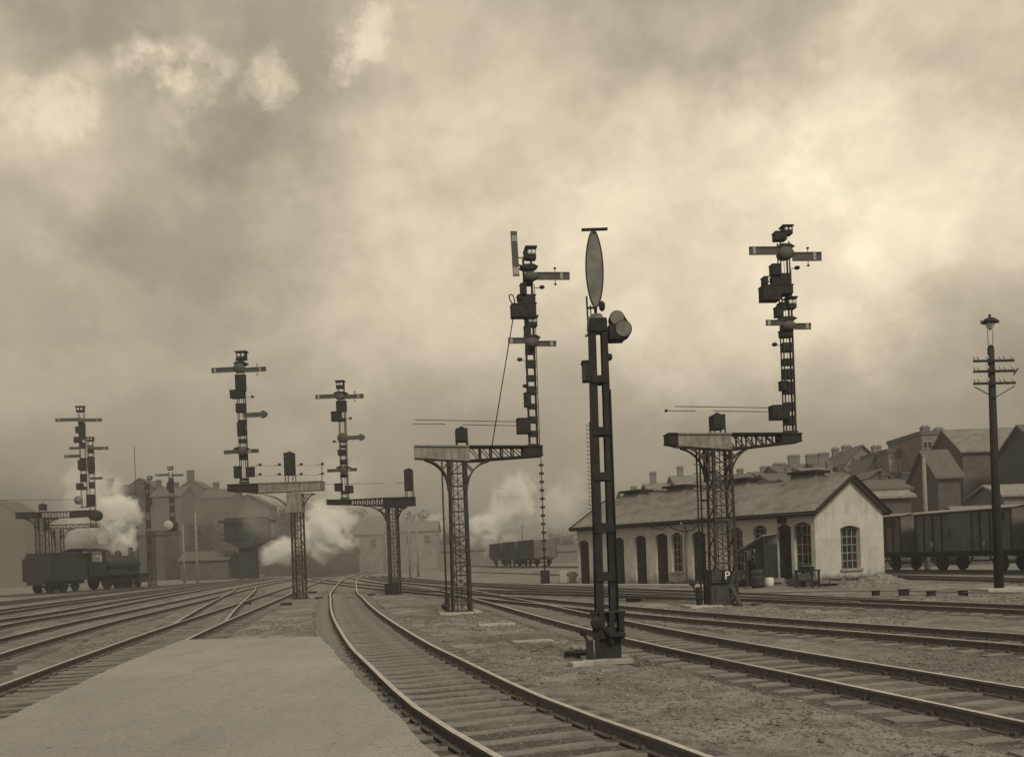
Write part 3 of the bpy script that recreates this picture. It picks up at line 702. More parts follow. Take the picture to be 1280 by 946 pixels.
C.eqbox(647,652,368,373)
C.lamp(659.5,672,393.5,405.6); C.eqbox(656,664,406,421); C.plate(654,676,417,423); C.boss(656,674,421,433.5)
C.arm(634.7,658,422.7,429.5); C.arm(672,695.5,425.6,432); C.flag(648,662,449,-1); C.eqbox(656,664,490,507); C.flag(655,664,482,-1)
C.eqbox(646.5,663,522.6,541, d0=-.3)
C.wire([(641.9,395.6),(615,557.5)], .018); C.wire([(519,525.5),(646,525.5)], .012); C.wire([(516.6,529.8),(557,529.8)], .012, .1); C.wire([(578.5,530),(646,530)], .012, .1)
C.case(569.6,584,536,552,558)
C.girder([('solid',517.8,586,558,557.5,574,577,'plate'), (5,586,654,557.5,556.5,577,571,'steel'), ('solid',654,678,556.5,556,571,569,'steel')])
C.bracket((531,575),(561,613),(559,582)); C.bracket((612,575),(583,613),(585,582))
C.tower(562,580,577,766, depth=.65, lace=12, wb=22)
b = MB(); c_ = C.q(574.6, 727); b.lathe([(.13,0),(.13,-.03),(.08,-.03),(.08,0)], (c_[0], -.36, c_[1]), 'Y', 18); C.part('number_ring', b, ['palepole'])
b = MB(); x_ = C.q(560.5, 700)[0]; b.tube([(x_-.12, -.2, .05), (x_-.12, -.2, 5.1)], .03); C.part('drain_pipe', b, ['tower'])
b = MB(); b.bx(-.42,-.27,-.3,0,0,.7); b.lathe([(.1,-.1),(.16,0),(.1,.1)], (-.4,-.2,.25)); C.part('lever_stand', b, ['steel'])
C.slab(549, 600, 766, 1.3)

# --- signal A (left, tallest of the left pair)
A = Sig(372, 748, 'left bracket signal with three tiers of arms and a pale girder top', rz=R(-6))
A.mast(303, 603, 447, 8, [(470,474),(483,488),(504,508),(524,530),(536,541),(548,553),(567,574),(597,600)])
A.lamp(294,306,439,449); A.plate(290,308,451,456); A.boss(291,306,454,466); A.arm(263,293,459.5,465.5); A.arm(304,333.6,460,465.5, knob=322)
A.eqbox(293,305,468,488, d0=-.2); A.eqbox(287,303.4,487,497, d0=-.3); A.flag(303,316,496); A.eqbox(293.7,304.5,504,515)
A.arm(304,335.5,515,523, fish=True); A.eqbox(295.5,304,528,544); A.plate(290,310,558,563); A.arm(279,324,562.8,567.4); A.boss(297,308,558,569)
A.eqbox(291,299,582.5,597); A.eqbox(307,316,583.6,595.5); 
for px in (322, 347, 375, 402): A.flag(px-3, px+4, 581); A.flag(px-3, px+4, 593)
b = MB(); 
for py in (582, 594): a, e = A.q(310, py), A.q(403, py); b.tube([(a[0], 0, a[1]), (e[0], 0, e[1])], .007, 5)
a, e = A.q(403.5, 577), A.q(403.5, 603); b.bar((a[0], 0, a[1]), (e[0], 0, e[1]), .03); A.part('pulley_wires', b, ['steel'])
A.case(356.6,367.4,566,594,602)
A.girder([('solid',283.6,324,605,604,614,616,'steel'), ('solid',324,405,603.5,601.5,616,613,'plate')])
A.bracket((312,616),(362,640),(352,617), ring=False, m='plate'); A.bracket((393,617),(377,640),(380,619), m='plate')
b = MB(); A.box(b, 360.5, 379, 616, 641, -.3, .3); A.part('tower_head', b, ['plate'], bevel=.02)
A.tower(366,377.5,641,748, depth=.6, lace=10, wb=12.5)
# --- signal B
B = Sig(490, 743, 'slim bracket signal with a thin girder, right of the curved track', rz=R(-5))
B.mast(430, 623, 484, 7, [(503,507),(522,526),(556,559),(574,580),(592,596),(613,617)])
B.lamp(419.5,429,476,485); B.plate(416,434,489,493); B.boss(419,431,492,500); B.arm(394,421,493.7,498.5); B.arm(429,455.5,494,499, knob=444)
B.eqbox(420,432,501,514); B.eqbox(413.5,425.7,514,526); B.flag(427,439,523); B.boss(422,435.8,541,553.5); B.arm(433,457,544,551, fish=True); B.flag(416,424,552,-1)
B.eqbox(422,431,562,569); B.plate(419,438,582,586); B.arm(409,447,586.5,590.3); B.boss(425,434,583,592); B.eqbox(417.8,427,604,613.5); B.eqbox(431,440.4,607,616)
B.wire([(400,604.5),(480,604)], .012); B.wire([(496,604),(508,604)], .012)
B.case(506.6,516,587,613.5,621)
B.girder([('solid',408,437.5,624,624,630.5,631,'steel'), (7,437.5,480,624,622,631,633,'steel'), ('solid',480,519,622,621,635,632,'steel')], depth=.5)
B.bracket((453.7,632),(484,651),(478,633), ring=True, m='steel'); B.bracket((508,634),(496,651),(499,635), m='steel')
B.tower(485,496,633,743, depth=.55, lace=11, wb=12); B.eqbox(482.5,498.7,729,743, d0=-.4, d1=.4, name='base_casing')

# --- E: tall disc signal post in the foreground
E_ = Sig(758, 824, 'tall foreground post carrying a leaf shaped board and twin round lamps', name='disc_signal')
E_.mx = 0
b = MB(); z1 = E_.q(745, 402)[1]; zb_ = .75
xl0, xr0 = E_.q(749.5, 775)[0], E_.q(767.5, 775)[0]
xl1, xr1 = E_.q(739.5, 402)[0], E_.q(754.2, 402)[0]
for (x0, x1, w0, w1) in ((xl0, xl1, .075, .056), (xr0, xr1, .07, .05)):
    for dy in (-.13, .13): b.prism([(x0-w0, zb_-.1), (x0+w0, zb_-.1), (x1+w1, z1), (x1-w1, z1)], dy-.015, dy+.015)
    b.prism([(x0-.012, zb_-.1), (x0+.012, zb_-.1), (x1+.012, z1), (x1-.012, z1)], -.114, .114)
def X_(t): return xl0+(xl1-xl0)*t, xr0+(xr1-xr0)*t
for y0, y1 in ((400,416),(471,480),(535,545),(591,601),(654,666),(715,726),(765,775)):
    za, zb2 = E_.q(750, y1)[1], E_.q(750, y0)[1]; t = ((za+zb2)/2-zb_)/(z1-zb_); a, c = X_(t)
    b.bx(a-.04, c+.04, -.17, -.15, za, zb2); b.bx(a-.04, c+.04, .15, .17, za, zb2)
o = E_.part('post', b, ['steel'])
b = MB()
for i in range(20):
    z = 3.2 + i*.2; t = (z-zb_)/(z1-zb_); a, c = X_(t)
    if z > 4.6: break
    b.bar((c+.05, 0, z), (c+.085, 0, z), .016)
E_.part('bolt_row', b, ['steel'], o)
b = MB()
for dx, dy in ((.07, -.19), (-.085, -.2)):
    b.tube([(xr0+.06+dx*0, dy, .9), (xr1+.06, dy, z1-1.2)] if dx > 0 else [(xl0-.075, dy, .9), (xl1-.075, dy, z1-.4)], .011, 6)
E_.part('operating_rod', b, ['steel'], o)
b = MB(); cc = E_.q(743, 337); hh = 47*E_.k; ww = 9.7*E_.k; P = []
for i in range(28):
    t = 2*math.pi*i/28; s_, c2 = math.sin(t), math.cos(t); P.append((cc[0]+ww*s_*(1-.18*abs(c2)**2), cc[1]+hh*c2))
b.prism(P, -.03, .01); lf = E_.part('leaf_board', b, ['disc'])
b = MB()
for p, q_ in zip(P, P[1:]+P[:1]): b.bar((p[0], -.02, p[1]), (q_[0], -.02, q_[1]), .014, .05)
E_.part('board_rim', b, ['steel'], lf)
b = MB(); tp = E_.q(743, 290); t2 = E_.q(744, 287); b.tube([(tp[0], 0, tp[1]-.05), (tp[0], 0, t2[1])], .02); b.lathe([(.05,-.03),(.03,0)], (tp[0],0,tp[1]), n=8)
b.bx(tp[0]-16*E_.k, tp[0]+16.5*E_.k, -.035, .035, t2[1]-.015, t2[1]+.018); E_.part('top_bar', b, ['steel'])
b = MB(); fk = E_.q(733.5, 370)[0]; b.bar((fk+.01, .05, z1-.1), (fk, .05, z1+.45), .03); b.bar((fk+.01+.06, .05, z1-.1), (fk+.06, .05, z1+.3), .02); b.bar((fk, .05, z1+.25), (fk+.12, .05, z1+.25), .03)
b.bar((cc[0], .05, z1-.1), (cc[0], .05, z1+.3), .05); rr = E_.q(752.5, 383); b.lathe([(.02,-.08),(.05,-.05),(.055,.05),(.02,.09)], (rr[0], .0, rr[1]), n=10); E_.part('fork', b, ['steel'])
b = MB(); z_ = E_.q(745, 405)[1]; b.lathe([(.13,-.16),(.17,-.12),(.16,.05),(.1,.16)], ((xl1+xr1)/2-.02, 0, z_), n=14); b.bar((xl1-.12, -.05, z_-.22), (xl1+.02, -.05, z_-.12), .04); E_.part('head_casting', b, ['disc'])
l1 = E_.q(770.5, 399); l2 = E_.q(778.0, 413.5); r1, r2 = 9.4*E_.k, 10.6*E_.k
ax = math.atan2(l2[1]-l1[1], l2[0]-l1[0]); hull = [(l2[0]+r2*math.cos(ax+t), l2[1]+r2*math.sin(ax+t)) for t in [math.pi*(i/14-.5) for i in range(15)]] + [(l1[0]+r1*math.cos(ax+t), l1[1]+r1*math.sin(ax+t)) for t in [math.pi*(i/14+.5) for i in range(15)]]
b = MB(); b.prism(hull, -.10, .14); b.prism([(l2[0]+r2*1.02*math.cos(t), l2[1]+r2*1.02*math.sin(t)) for t in [2*math.pi*i/24 for i in range(24)]], -.15, -.1)
lp = E_.part('twin_lamp', b, ['steel'], bevel=.006)
for c_, r_, dy in ((l1, r1*.9, -.103), (l2, r2*.9, -.153)):
    f_ = MB(); f_.prism([(c_[0]+r_*math.cos(t), c_[1]+r_*math.sin(t)) for t in [2*math.pi*i/24 for i in range(24)]], dy-.012, dy); E_.part('lamp_face', f_, ['disc'], lp)
b = MB(); hc_ = E_.q(770, 421); b.box((hc_[0], 0, hc_[1]), (.27, .3, .17)); b.box((E_.q(764,413)[0], 0, E_.q(764,413)[1]), (.12, .24, .16)); b.bar((xr1, 0, z_-.08), (hc_[0]-.05, 0, hc_[1]+.08), .05); E_.part('lamp_bracket', b, ['steel'], lp, bevel=.02)
E_.eqbox(728,741,453,477, d0=-.12, d1=.14, m='tower')
b = MB(); zc = E_.q(762, 447)[1]; xx = E_.q(761, 447)[0]; b.lathe([(.03,-.06),(.06,-.02),(.05,.05)], (xx, -.05, zc), n=8); b.bar((xx-.1,-.05,zc),(xx,-.05,zc),.03); E_.part('weight_lever', b, ['steel'])
# base mechanism
b = MB(); b.bx(-.17, .24, -.24, .24, .0, .42); b.bx(-.13, .2, -.2, .2, .42, .56); E_.part('base_casing', b, ['steel'], bevel=.02)
b = MB()
for dx in (-.2, -.08, .09, .25): b.bx(dx-.045, dx+.045, -.31, -.26 if dx < 0 else .1, .38, .83)
b.lathe([(.02,-.05),(.11,-.04),(.11,.04),(.02,.05)], (-.17, -.34, .66), 'Y', 14); b.lathe([(.02,-.04),(.09,-.03),(.09,.03),(.02,.04)], (.06, -.34, .5), 'Y', 14)
b.bx(.02, .3, -.4, -.3, .42, .49); b.bar((-.2,-.3,.8),(.1,-.32,.3),.045); b.bar((.25,-.3,.83),(.27,-.3,.5),.05); b.tube([(-.27,-.2,.82),(.33,-.2,.82)], .025, 8); E_.part('lever_mechanism', b, ['steel'], bevel=.008)
b = MB(); b.bx(-.36, -.24, -.32, -.2, 0, .36); b.bar((-.31,-.26,.3),(-.4,-.28,.5),.04); b.lathe([(.02,-.06),(.06,-.03),(.06,.05),(.02,.07)], (-.4,-.28,.5), n=8); b.bar((-.2,-.3,.02),(-.13,-.3,.6),.05); E_.part('lever_stand', b, ['steel'])
b = MB(); b.bx(-.42, .42, -.42, .36, -.05, .045); E_.part('base_slab', b, ['kerb'], bevel=.015)

# --- F: far left twin bracket signals
Fq = Sig(52, 741, 'far left bracket signal with a tall double row mast above the locomotive', Y=84, rz=R(3))
Fq.mast(104.5, 634, 516, 6.5, [(528,538),(541,549),(553,560),(572,588),(592,602),(608,612)])
Fq.lamp(94.5,104,508,515); Fq.boss(97,104,522,529); Fq.arm(70,98,523.5,527.5); Fq.arm(103,127,523.5,527.5); Fq.eqbox(94,104,533,541); Fq.eqbox(92,101,546,553); Fq.arm(81,101,569,572.5); Fq.arm(87,101,559,562)
Fq.eqbox(97,104,575,587); Fq.eqbox(95,103,604,612)
b = MB(); c_ = Fq.q(118, 644); b.lathe([(.42,-.6),(.47,-.5),(.47,.5),(.4,.6)], (c_[0], 0, c_[1]), 'Y', 18); Fq.part('weight_drum', b, ['steel'])
b = MB(); c_ = Fq.q(98, 625); b.lathe([(.36,-.1),(.38,0),(.36,.1)], (c_[0], -.2, c_[1]), 'Y', 16); Fq.part('round_shield', b, ['disc'])
Fq.case(50,57,630,637.5,641)
Fq.girder([('solid',22,50,640.5,640,648.5,648,'steel'), (5,50,88,640,638.5,648,647,'steel'), ('solid',88,118,638.5,637,647,645,'steel')], depth=.7)
Fq.bracket((30,648),(46,664),(44,650), ring=False, m='steel'); Fq.bracket((72,648),(56,664),(58,650), ring=False, m='steel'); Fq.wire([(2,625),(97,624)], .02)
Fq.tower(46,58,648,741, depth=.8, lace=9, m='steel')
F2 = Sig(68, 738, 'lower bracket signal standing directly behind the far left one', Y=92, rz=R(3))
F2.mast(115.5, 658, 552, 6, [(556,566),(570,580),(584,592),(602,610),(618,632)])
F2.lamp(107.5,116,546.5,551.5); F2.boss(110,117,557,563); F2.arm(115,135,558.7,562.5); F2.arm(113,128,596.6,599.5); F2.eqbox(109,117,572,588); F2.eqbox(108,116,618,633)
F2.girder([(8,56,122,656,654,661,659,'steel')], depth=.6); F2.bracket((60,661),(66,674),(65,662), ring=False, m='steel'); F2.bracket((92,661),(78,674),(80,662), ring=False, m='steel')
F2.tower(66,77,661,738, depth=.8, lace=8, m='steel')
G_ = Sig(190, 733, 'distant bracket signal with a white round disc below its mast', Y=112)
G_.mast(216, 664, 590, 5, [(597,606),(610,616),(620,628),(632,640),(645,652)])
G_.lamp(210,216,583.5,587.5); G_.arm(195,212,592.8,595.5); G_.arm(215,230,593,595.5); G_.arm(203,213,621,623); G_.arm(215,224,621,623); G_.eqbox(209,216,603,612)
b = MB(); c_ = G_.q(211.5, 656.5); b.lathe([(.55,-.1),(.58,0),(.5,.1)], (c_[0], -.3, c_[1]), 'Y', 20); G_.part('white_disc', b, ['slab']); b = MB(); c_ = G_.q(216, 657); b.lathe([(.62,-.2),(.66,0),(.5,.3)], (c_[0], 0, c_[1]), 'Y', 20); G_.part('weight_drum', b, ['steel'])
G_.girder([(4,186,222,664,663,670,669,'steel')], depth=.6); G_.tower(185,192,664,733, depth=.7, lace=7, m='steel')
H_ = Sig(183, 734, 'distant straight post signal with one short arm pointing left', Y=104, name='post_signal')
H_.mast(188, 731, 600, 4.5, [(604,612),(616,622),(630,640),(650,660),(670,680),(690,700)]); H_.lamp(184.5,190,595.5,599.5); H_.arm(174.6,186,604,606.5); H_.eqbox(183,190,622,632)
I_ = Sig(163, 736, 'low bracket signal between the locomotive and the distant disc signal', Y=100)
I_.mx = 0; I_.girder([(4,146,172,672,671,677,676,'steel')], depth=.5); I_.case(163,171,664,669,672); I_.tower(158,165,677,736, depth=.6, lace=6, m='steel')

# --- slender posts
def slim_post(px, pyb, pyt, Y, r, label, m='pole', extras=None, name='slender_post', cat='post', group='slender posts among the tracks'):
    X, z = world(px, pyb, Y); zt = world(px, pyt, Y)[1]
    o = thing(name, (X, Y, 0), label, cat, group=group); b = MB(); b.tube([(0,0,-.1),(0,0,zt*.5),(0,0,zt)], r, 10, r2=r*.6); b.build('post', [m], o)
    if extras: extras(o, zt)
    return o
def ex_cap(o, zt): b = MB(); b.lathe([(.09,0),(.16,.08),(.05,.22)], (0,0,zt-.02), n=10); b.build('finial', ['palepole'], o)
def ex_pegs(o, zt):
    for s in (-1, 1):
        b = MB()
        for i in range(26): z = zt - .25 - i*.26; b.bar((0,0,z),(s*.2,0,z),.025); b.lathe([(.03,0),(.04,.04),(.02,.09)], (s*.19,0,z), n=6)
        b.build('peg_row', ['steel'], o)
def ex_batten(o, zt):
    b = MB()
    for i in range(14): b.box((0,0,.6+i*zt/15), (.3,.2,.16))
    b.bx(-.3,.3,-.3,.3,0,.9); b.build('clamp_set', ['steel'], o)
slim_post(1159, 700, 572, 66, .2, 'pale round post with a finial beyond the covered wagons', 'palepole', ex_cap)
slim_post(681.5, 726, 571, 64, .045, 'thin clamped post standing left of the shed', 'steel', ex_batten)
slim_post(744, 728, 527, 60, .07, 'thin pegged mast rising behind the tall disc post', 'steel', ex_pegs)
slim_post(174, 735, 557, 118, .06, 'very thin bare mast far left of the disc signals', 'steel')
slim_post(247, 728, 640, 120, .16, 'pale far post to the right of the distant disc signals', 'palepole', ex_cap)
slim_post(231, 728, 655, 125, .14, 'pale far post nearest the distant disc signals', 'palepole')
slim_post(513, 722, 650, 105, .12, 'pale post close to the slim bracket signal, left of its pair', 'palepole')
slim_post(523, 722, 655, 112, .12, 'pale post close to the slim bracket signal, right of its pair', 'palepole')
slim_post(654, 705, 655, 150, .08, 'thin lamp post behind the distant open wagons', 'steel')

# --- telegraph pole with lamp
tx, ty = at(1249, 738)
tp = thing('telegraph_pole', (tx, ty, 0), 'dark telegraph pole with three crossarms and a lamp on top', 'telegraph pole', R(4))
kt = ty/F; hz = lambda py: CAMH - ((py-HC)*CR + (1240-640)*SR)*kt
b = MB(); b.tube([(0,0,-.1),(0,0,4),(0,0,hz(435))], .17, 14, r2=.115); b.lathe([(.115,0),(.08,.08),(.02,.12)], (0,0,hz(435)), n=12); b.build('pole', ['pole'], tp)
for py, hw in ((452,26),(465,26.5),(480,27)):
    z = hz(py); c = MB(); c.bx(-hw*kt, hw*kt, -.2, -.12, z-.04, z+.04); ca = c.build('crossarm', ['pole'], tp)
    for dx in (-25,-20,-8,8,14,24):
        i_ = MB(); i_.tube([(dx*kt,-.16,z),(dx*kt,-.16,z+.1)], .012, 6); i_.lathe([(.02,0),(.045,.03),(.03,.07),(.045,.09),(.02,.13)], (dx*kt,-.16,z+.07), n=8); i_.build('insulator', ['porcelain'], ca)
b = MB()
for s in (-1,1): b.bar((s*26*kt,-.16,hz(484)), (0,-.16,hz(498)), .03)
b.bar((25*kt,-.16,hz(470)), (31*kt,-.16,hz(462)), .04); b.build('arm_brace', ['steel'], tp)
b = MB(); lz = hz(402); b.lathe([(.02,.27),(.06,.23),(.03,.19),(.06,.15),(.17,.11),(.26,.03),(.28,-.04),(.27,-.05)], (0,0,lz), n=18); b.bar((-.33,0,lz-.02),(.33,0,lz-.02),.02)
for s in (-1,1): b.tube([(s*.08,0,hz(435)),(s*.1,0,lz-.3)], .012, 6); b.bar((s*.33,0,lz-.06),(s*.33,0,lz+.06),.03)
lh = b.build('lamp_head', ['steel'], tp)
b = MB(); b.lathe([(.15,-.06),(.15,-.12),(.1,-.24),(.04,-.3)], (0,0,lz), n=14); b.build('globe', ['lampglass'], lh)
b = MB(); b.bx(-.75,.75,-.6,.6,-.05,.10); b.build('base_slab', ['slab'], tp, bevel=.02)

# ------------------------------------------------------------------ the long brick shed
P0 = Vector((14.2, 44.9)); P1 = Vector((4.0, 58.6)); sdv = (P0-P1).normalized(); SL = (P0-P1).length
shed_rz = math.atan2(sdv.y, sdv.x)
sh = thing('brick_shed', (P1.x, P1.y, 0), 'long low whitewashed brick shed with a slate roof', 'shed', shed_rz)
W_, EH, RH = 5.6, 3.46, 5.08        # local x: along the side from the far end; y: into the building (after flip)
# local frame: +x towards the near gable, y positive = away from the track side
inward = Vector((-math.sin(shed_rz), math.cos(shed_rz)))
sgn = 1 if inward.dot(Vector((.8, .6))) > 0 else -1
def sx_of(px):                       # where along the side wall a photo column falls
    u = unroll(px, 700)[0]/F; # x/y = u
    t = (P1.x - u*P1.y) / (u*sdv.y - sdv.x); return t
def sz_of(px, py):
    t = sx_of(px); y = P1.y + sdv.y*t; return CAMH - unroll(px, py)[1]*y/F
ops = []   # (x0,x1,z0,z1,kind)
for px, wd, z0, z1, kind in ((730,.95,.05,2.55,'door'),(774,.85,.05,2.6,'door'),(801,.9,.05,2.65,'door'),(827.5,.9,.05,2.7,'door'),(846.5,.8,.75,2.7,'window'),(874,.95,.05,2.7,'door'),(921,.85,.75,2.78,'window'),(951,.8,1.5,2.82,'window'),(981,.8,.05,2.8,'door'),(1004,.95,.6,2.85,'window')):
    x = sx_of(px); ops.append((x-wd/2, x+wd/2, z0, z1, kind))
ops.sort()
wl = MB(); T = .32
def yy(v): return sgn*v
def wbx(mb, x0, x1, y0, y1, z0, z1, mi=0): mb.bx(x0, x1, yy(y0), yy(y1), z0, z1, mi)
cur = 0
for x0, x1, z0, z1, kd in ops:
    wbx(wl, cur, x0, 0, T, -.1, EH); 
    if z0 > .06: wbx(wl, x0, x1, 0, T, -.1, z0)
    # segmental arch over the opening
    n = 8; 
    for i in range(n):
        a, c = x0+(x1-x0)*i/n, x0+(x1-x0)*(i+1)/n; tm = ((i+.5)/n*2-1); zz = z1 + .16*(1-tm*tm)
        wbx(wl, a, c, 0, T, zz, EH)
    cur = x1
wbx(wl, cur, SL, 0, T, -.1, EH)
wbx(wl, 0, SL, W_-T, W_, -.1, EH)
def gable(x0, x1, hole=None):
    y0, y1 = T, W_-T
    if hole:
        h0, h1, z0, z1 = hole
        wbx(wl, x0, x1, y0, h0, -.1, EH); wbx(wl, x0, x1, h1, y1, -.1, EH); wbx(wl, x0, x1, h0, h1, -.1, z0)
        n = 8
        for i in range(n):
            a, c = h0+(h1-h0)*i/n, h0+(h1-h0)*(i+1)/n; tm = ((i+.5)/n*2-1); wbx(wl, x0, x1, a, c, z1+.14*(1-tm*tm), EH)
    else: wbx(wl, x0, x1, y0, y1, -.1, EH)
    vs = [(x0,yy(0),EH),(x0,yy(W_),EH),(x0,yy(W_/2),RH-.02),(x1,yy(0),EH),(x1,yy(W_),EH),(x1,yy(W_/2),RH-.02)]
    wl.add(vs, [(0,1,2),(5,4,3),(0,3,4,1),(1,4,5,2),(2,5,3,0)])
gc = W_*.50
gable(SL-T, SL, (gc-.8, gc+.8, .7, 2.65)); gable(0, T)
wob = wl.build('wall', ['wall'], sh)
# windows and doors
def pane_set(x0, x1, z0, z1, cols, rows, along='x', off=.18, parent=None, half_top=None):
    fr = MB(); gl = MB()
    def bx(mb, a0, a1, d0, d1, c0, c1):
        if along == 'x': wbx(mb, a0, a1, d0, d1, c0, c1)
        else: mb.bx(SL-d1, SL-d0, yy(a0), yy(a1), c0, c1)
    bx(gl, x0, x1, off+.03, off+.04, z0, z1+.15)
    for i in range(cols+1): a = x0+(x1-x0)*i/cols; bx(fr, a-.02 if i else a, a+.02 if i<cols else a, off, off+.028, z0, z1+.12)
    for j in range(rows+1): c = z0+(z1-z0)*j/rows; bx(fr, x0, x1, off-.004, off+.024, c-.018, c+.018)
    f = fr.build('window', ['frame'], parent or sh); gl.build('pane', ['glass'], f)
    s_ = MB(); bx(s_, x0-.12, x1+.12, -.08, .1, z0-.1, z0-.002); s_.build('sill', ['kerb'], f); return f
for x0, x1, z0, z1, kd in ops:
    if kd == 'window': pane_set(x0, x1, z0, z1, 3, 5)
    else:
        d = MB(); wbx(d, x0+.02, x1-.02, .14, .19, .0, z1-.45)
        for i in range(5): a = x0+.08+(x1-x0-.16)*i/4; wbx(d, a-.012, a+.012, .13, .142, .1, z1-.55)
        db = d.build('door', ['door'], sh); h_ = MB(); h_.box((x0+.16, yy(.11), 1.1), (.04,.06,.16)); h_.build('handle', ['chair'], db)
        t_ = MB(); wbx(t_, x0+.02, x1-.02, .17, .18, z1-.42, z1+.15); t_.build('transom_pane', ['glass'], db)
gw = pane_set(gc-.8, gc+.8, .7, 2.65, 4, 5, 'y', .2)
b = MB(); b.bx(SL-.2-.19, SL-.2-.05, yy(gc-.12), yy(gc+.3), 2.3, 2.7); b.build('blind', ['paleglass'], gw)
# roof with overhang
rf = MB(); ov, th = .2, .08
sl_ = (RH-EH)/(W_/2); ze = EH - ov*sl_ + .06
for s in (0, 1):
    f = (lambda v: v) if s == 0 else (lambda v: W_-v)
    a = [(-.3, yy(f(-ov)), ze), (SL+.25, yy(f(-ov)), ze), (SL+.25, yy(f(W_/2)), RH+.06), (-.3, yy(f(W_/2)), RH+.06)]
    rf.add(a+[(x, y, z+th) for x, y, z in a], [(0,1,2,3),(4,5,6,7),(0,1,5,4),(1,2,6,5),(2,3,7,6),(3,0,4,7)])
ro = rf.build('roof', ['slate'], sh)
fa = MB(); wbx(fa, -.32, SL+.24, -ov-.06, -ov-.012, ze-.12, ze+.1)
wbx(fa, -.32, SL+.24, W_+ov+.012, W_+ov+.06, ze-.12, ze+.1)
for xx in (SL+.26, -.36):
    for s in (0, 1):
        f = (lambda v: v) if s == 0 else (lambda v: W_-v)
        fa.bar((xx, yy(f(-ov-.08)), ze+.0), (xx, yy(f(W_/2)), RH+.1), .24, .07) if s == 0 else fa.bar((xx+.004, yy(f(-ov-.08)), ze+.0), (xx+.004, yy(f(W_/2)), RH+.1), .24, .07)
fa.build('bargeboard', ['trim'], ro)
gt = MB(); gt.tube([(-.3, yy(-ov-.1), ze-.03), (SL+.3, yy(-ov-.1), ze-.03)], .06, 8)
gt.build('gutter', ['trim'], ro)
# ridge ventilators: a raised box with its own slope and flat cap
u_px = [(795,),(850,),(928,),(1011,)]
for (px,) in u_px:
    # ridge line point for a photo column
    rp = Vector((P1.x, P1.y)) + inward*sgn*(W_/2); u = unroll(px, 605)[0]/F; t = (rp.x-u*rp.y)/(u*sdv.y-sdv.x)
    v = MB(); L_ = 1.35
    vs = [(t-L_/2-.5, yy(W_/2-.95), RH-.5), (t+L_/2-.0, yy(W_/2-.95), RH-.5), (t+L_/2, yy(W_/2-.32), RH+.42), (t-L_/2, yy(W_/2-.32), RH+.42),
          (t-L_/2-.5, yy(W_/2+.95), RH-.5), (t+L_/2, yy(W_/2+.95), RH-.5), (t+L_/2, yy(W_/2+.32), RH+.42), (t-L_/2, yy(W_/2+.32), RH+.42)]
    v.add(vs, [(0,1,2,3),(4,7,6,5),(0,3,7,4),(1,5,6,2),(3,2,6,7),(0,4,5,1)]); vo = v.build('ridge_ventilator', ['slate'], ro)
    c = MB(); wbx(c, t-L_/2-.2, t+L_/2+.2, W_/2-.6, W_/2+.6, RH+.42, RH+.55); c.build('ventilator_cap', ['trim'], vo)
# downpipe, cables, notice board, vent box
b = MB(); x = sx_of(859); b.tube([(x, yy(-.4), ze-.05), (x, yy(-.08), ze-.35), (x, yy(-.08), 0)], .045, 8); b.build('downpipe', ['kerb'], sh)
b = MB(); pts = []
for px, py in ((811,655),(820,660),(830,662),(836,656),(845,661),(856,664),(868,662),(876,655)):
    pts.append((sx_of(px), yy(-.06), sz_of(px, py)))
b.tube(pts, .022, 6); b.build('cable', ['trim'], sh)
b = MB(); x = sx_of(936); wbx(b, x-.3, x+.3, -.06, -.002, sz_of(936,702), sz_of(936,682)); nb = b.build('notice_board', ['trim'], sh)
b = MB(); wbx(b, x-.24, x+.24, -.07, -.061, sz_of(936,700), sz_of(936,684)); b.build('notice_sheet', ['brick2'], nb)
b = MB(); x = sx_of(980); wbx(b, x-.22, x+.22, -.16, 0, 3.0, 3.28); b.build('vent_box', ['trim'], sh)
b = MB(); x = sx_of(1011); b.tube([(x, yy(0), 2.5), (x, yy(-.5), 2.55)], .025, 6); b.lathe([(.04,.1),(.14,0),(.14,-.03),(.07,-.16)], (x, yy(-.5), 2.5), n=12); b.build('wall_lamp', ['steel'], sh)
def L2W(x, y, z=0):       # shed local -> world
    p = Vector((P1.x, P1.y)) + sdv*x + inward*yy(y); return (p.x, p.y, z)
# lean-to porch
x0, x1 = sx_of(950), sx_of(973)
lt = thing('lean_to_porch', L2W((x0+x1)/2, -.6), 'small lean-to porch of dark boards against the shed wall', 'porch', shed_rz)
b = MB(); h = (x1-x0)/2
for xx in (-h, h): b.bx(xx-.04, xx+.04, yy(-.5), yy(-.42), 0, 1.7 if xx < 0 else 2.3)
b.bx(h-.035, h, yy(-.41), yy(.55), 0, 2.05); b.bx(-h, -h+.03, yy(-.4), yy(.5), 0, 1.2); b.bx(0.03, h-.1, yy(-.46), yy(-.43), 0, 2.0); b.build('board_wall', ['door'], lt)
b = MB(); b.add([(-h-.3,yy(-.7),1.72),(h+.1,yy(-.7),2.42),(h+.1,yy(.56),2.5),(-h-.3,yy(.56),1.8),(-h-.3,yy(-.7),1.77),(h+.1,yy(-.7),2.47),(h+.1,yy(.56),2.55),(-h-.3,yy(.56),1.85)], [(0,1,2,3),(4,5,6,7),(0,1,5,4),(1,2,6,5),(2,3,7,6),(3,0,4,7)]); b.build('porch_roof', ['canvas'], lt)
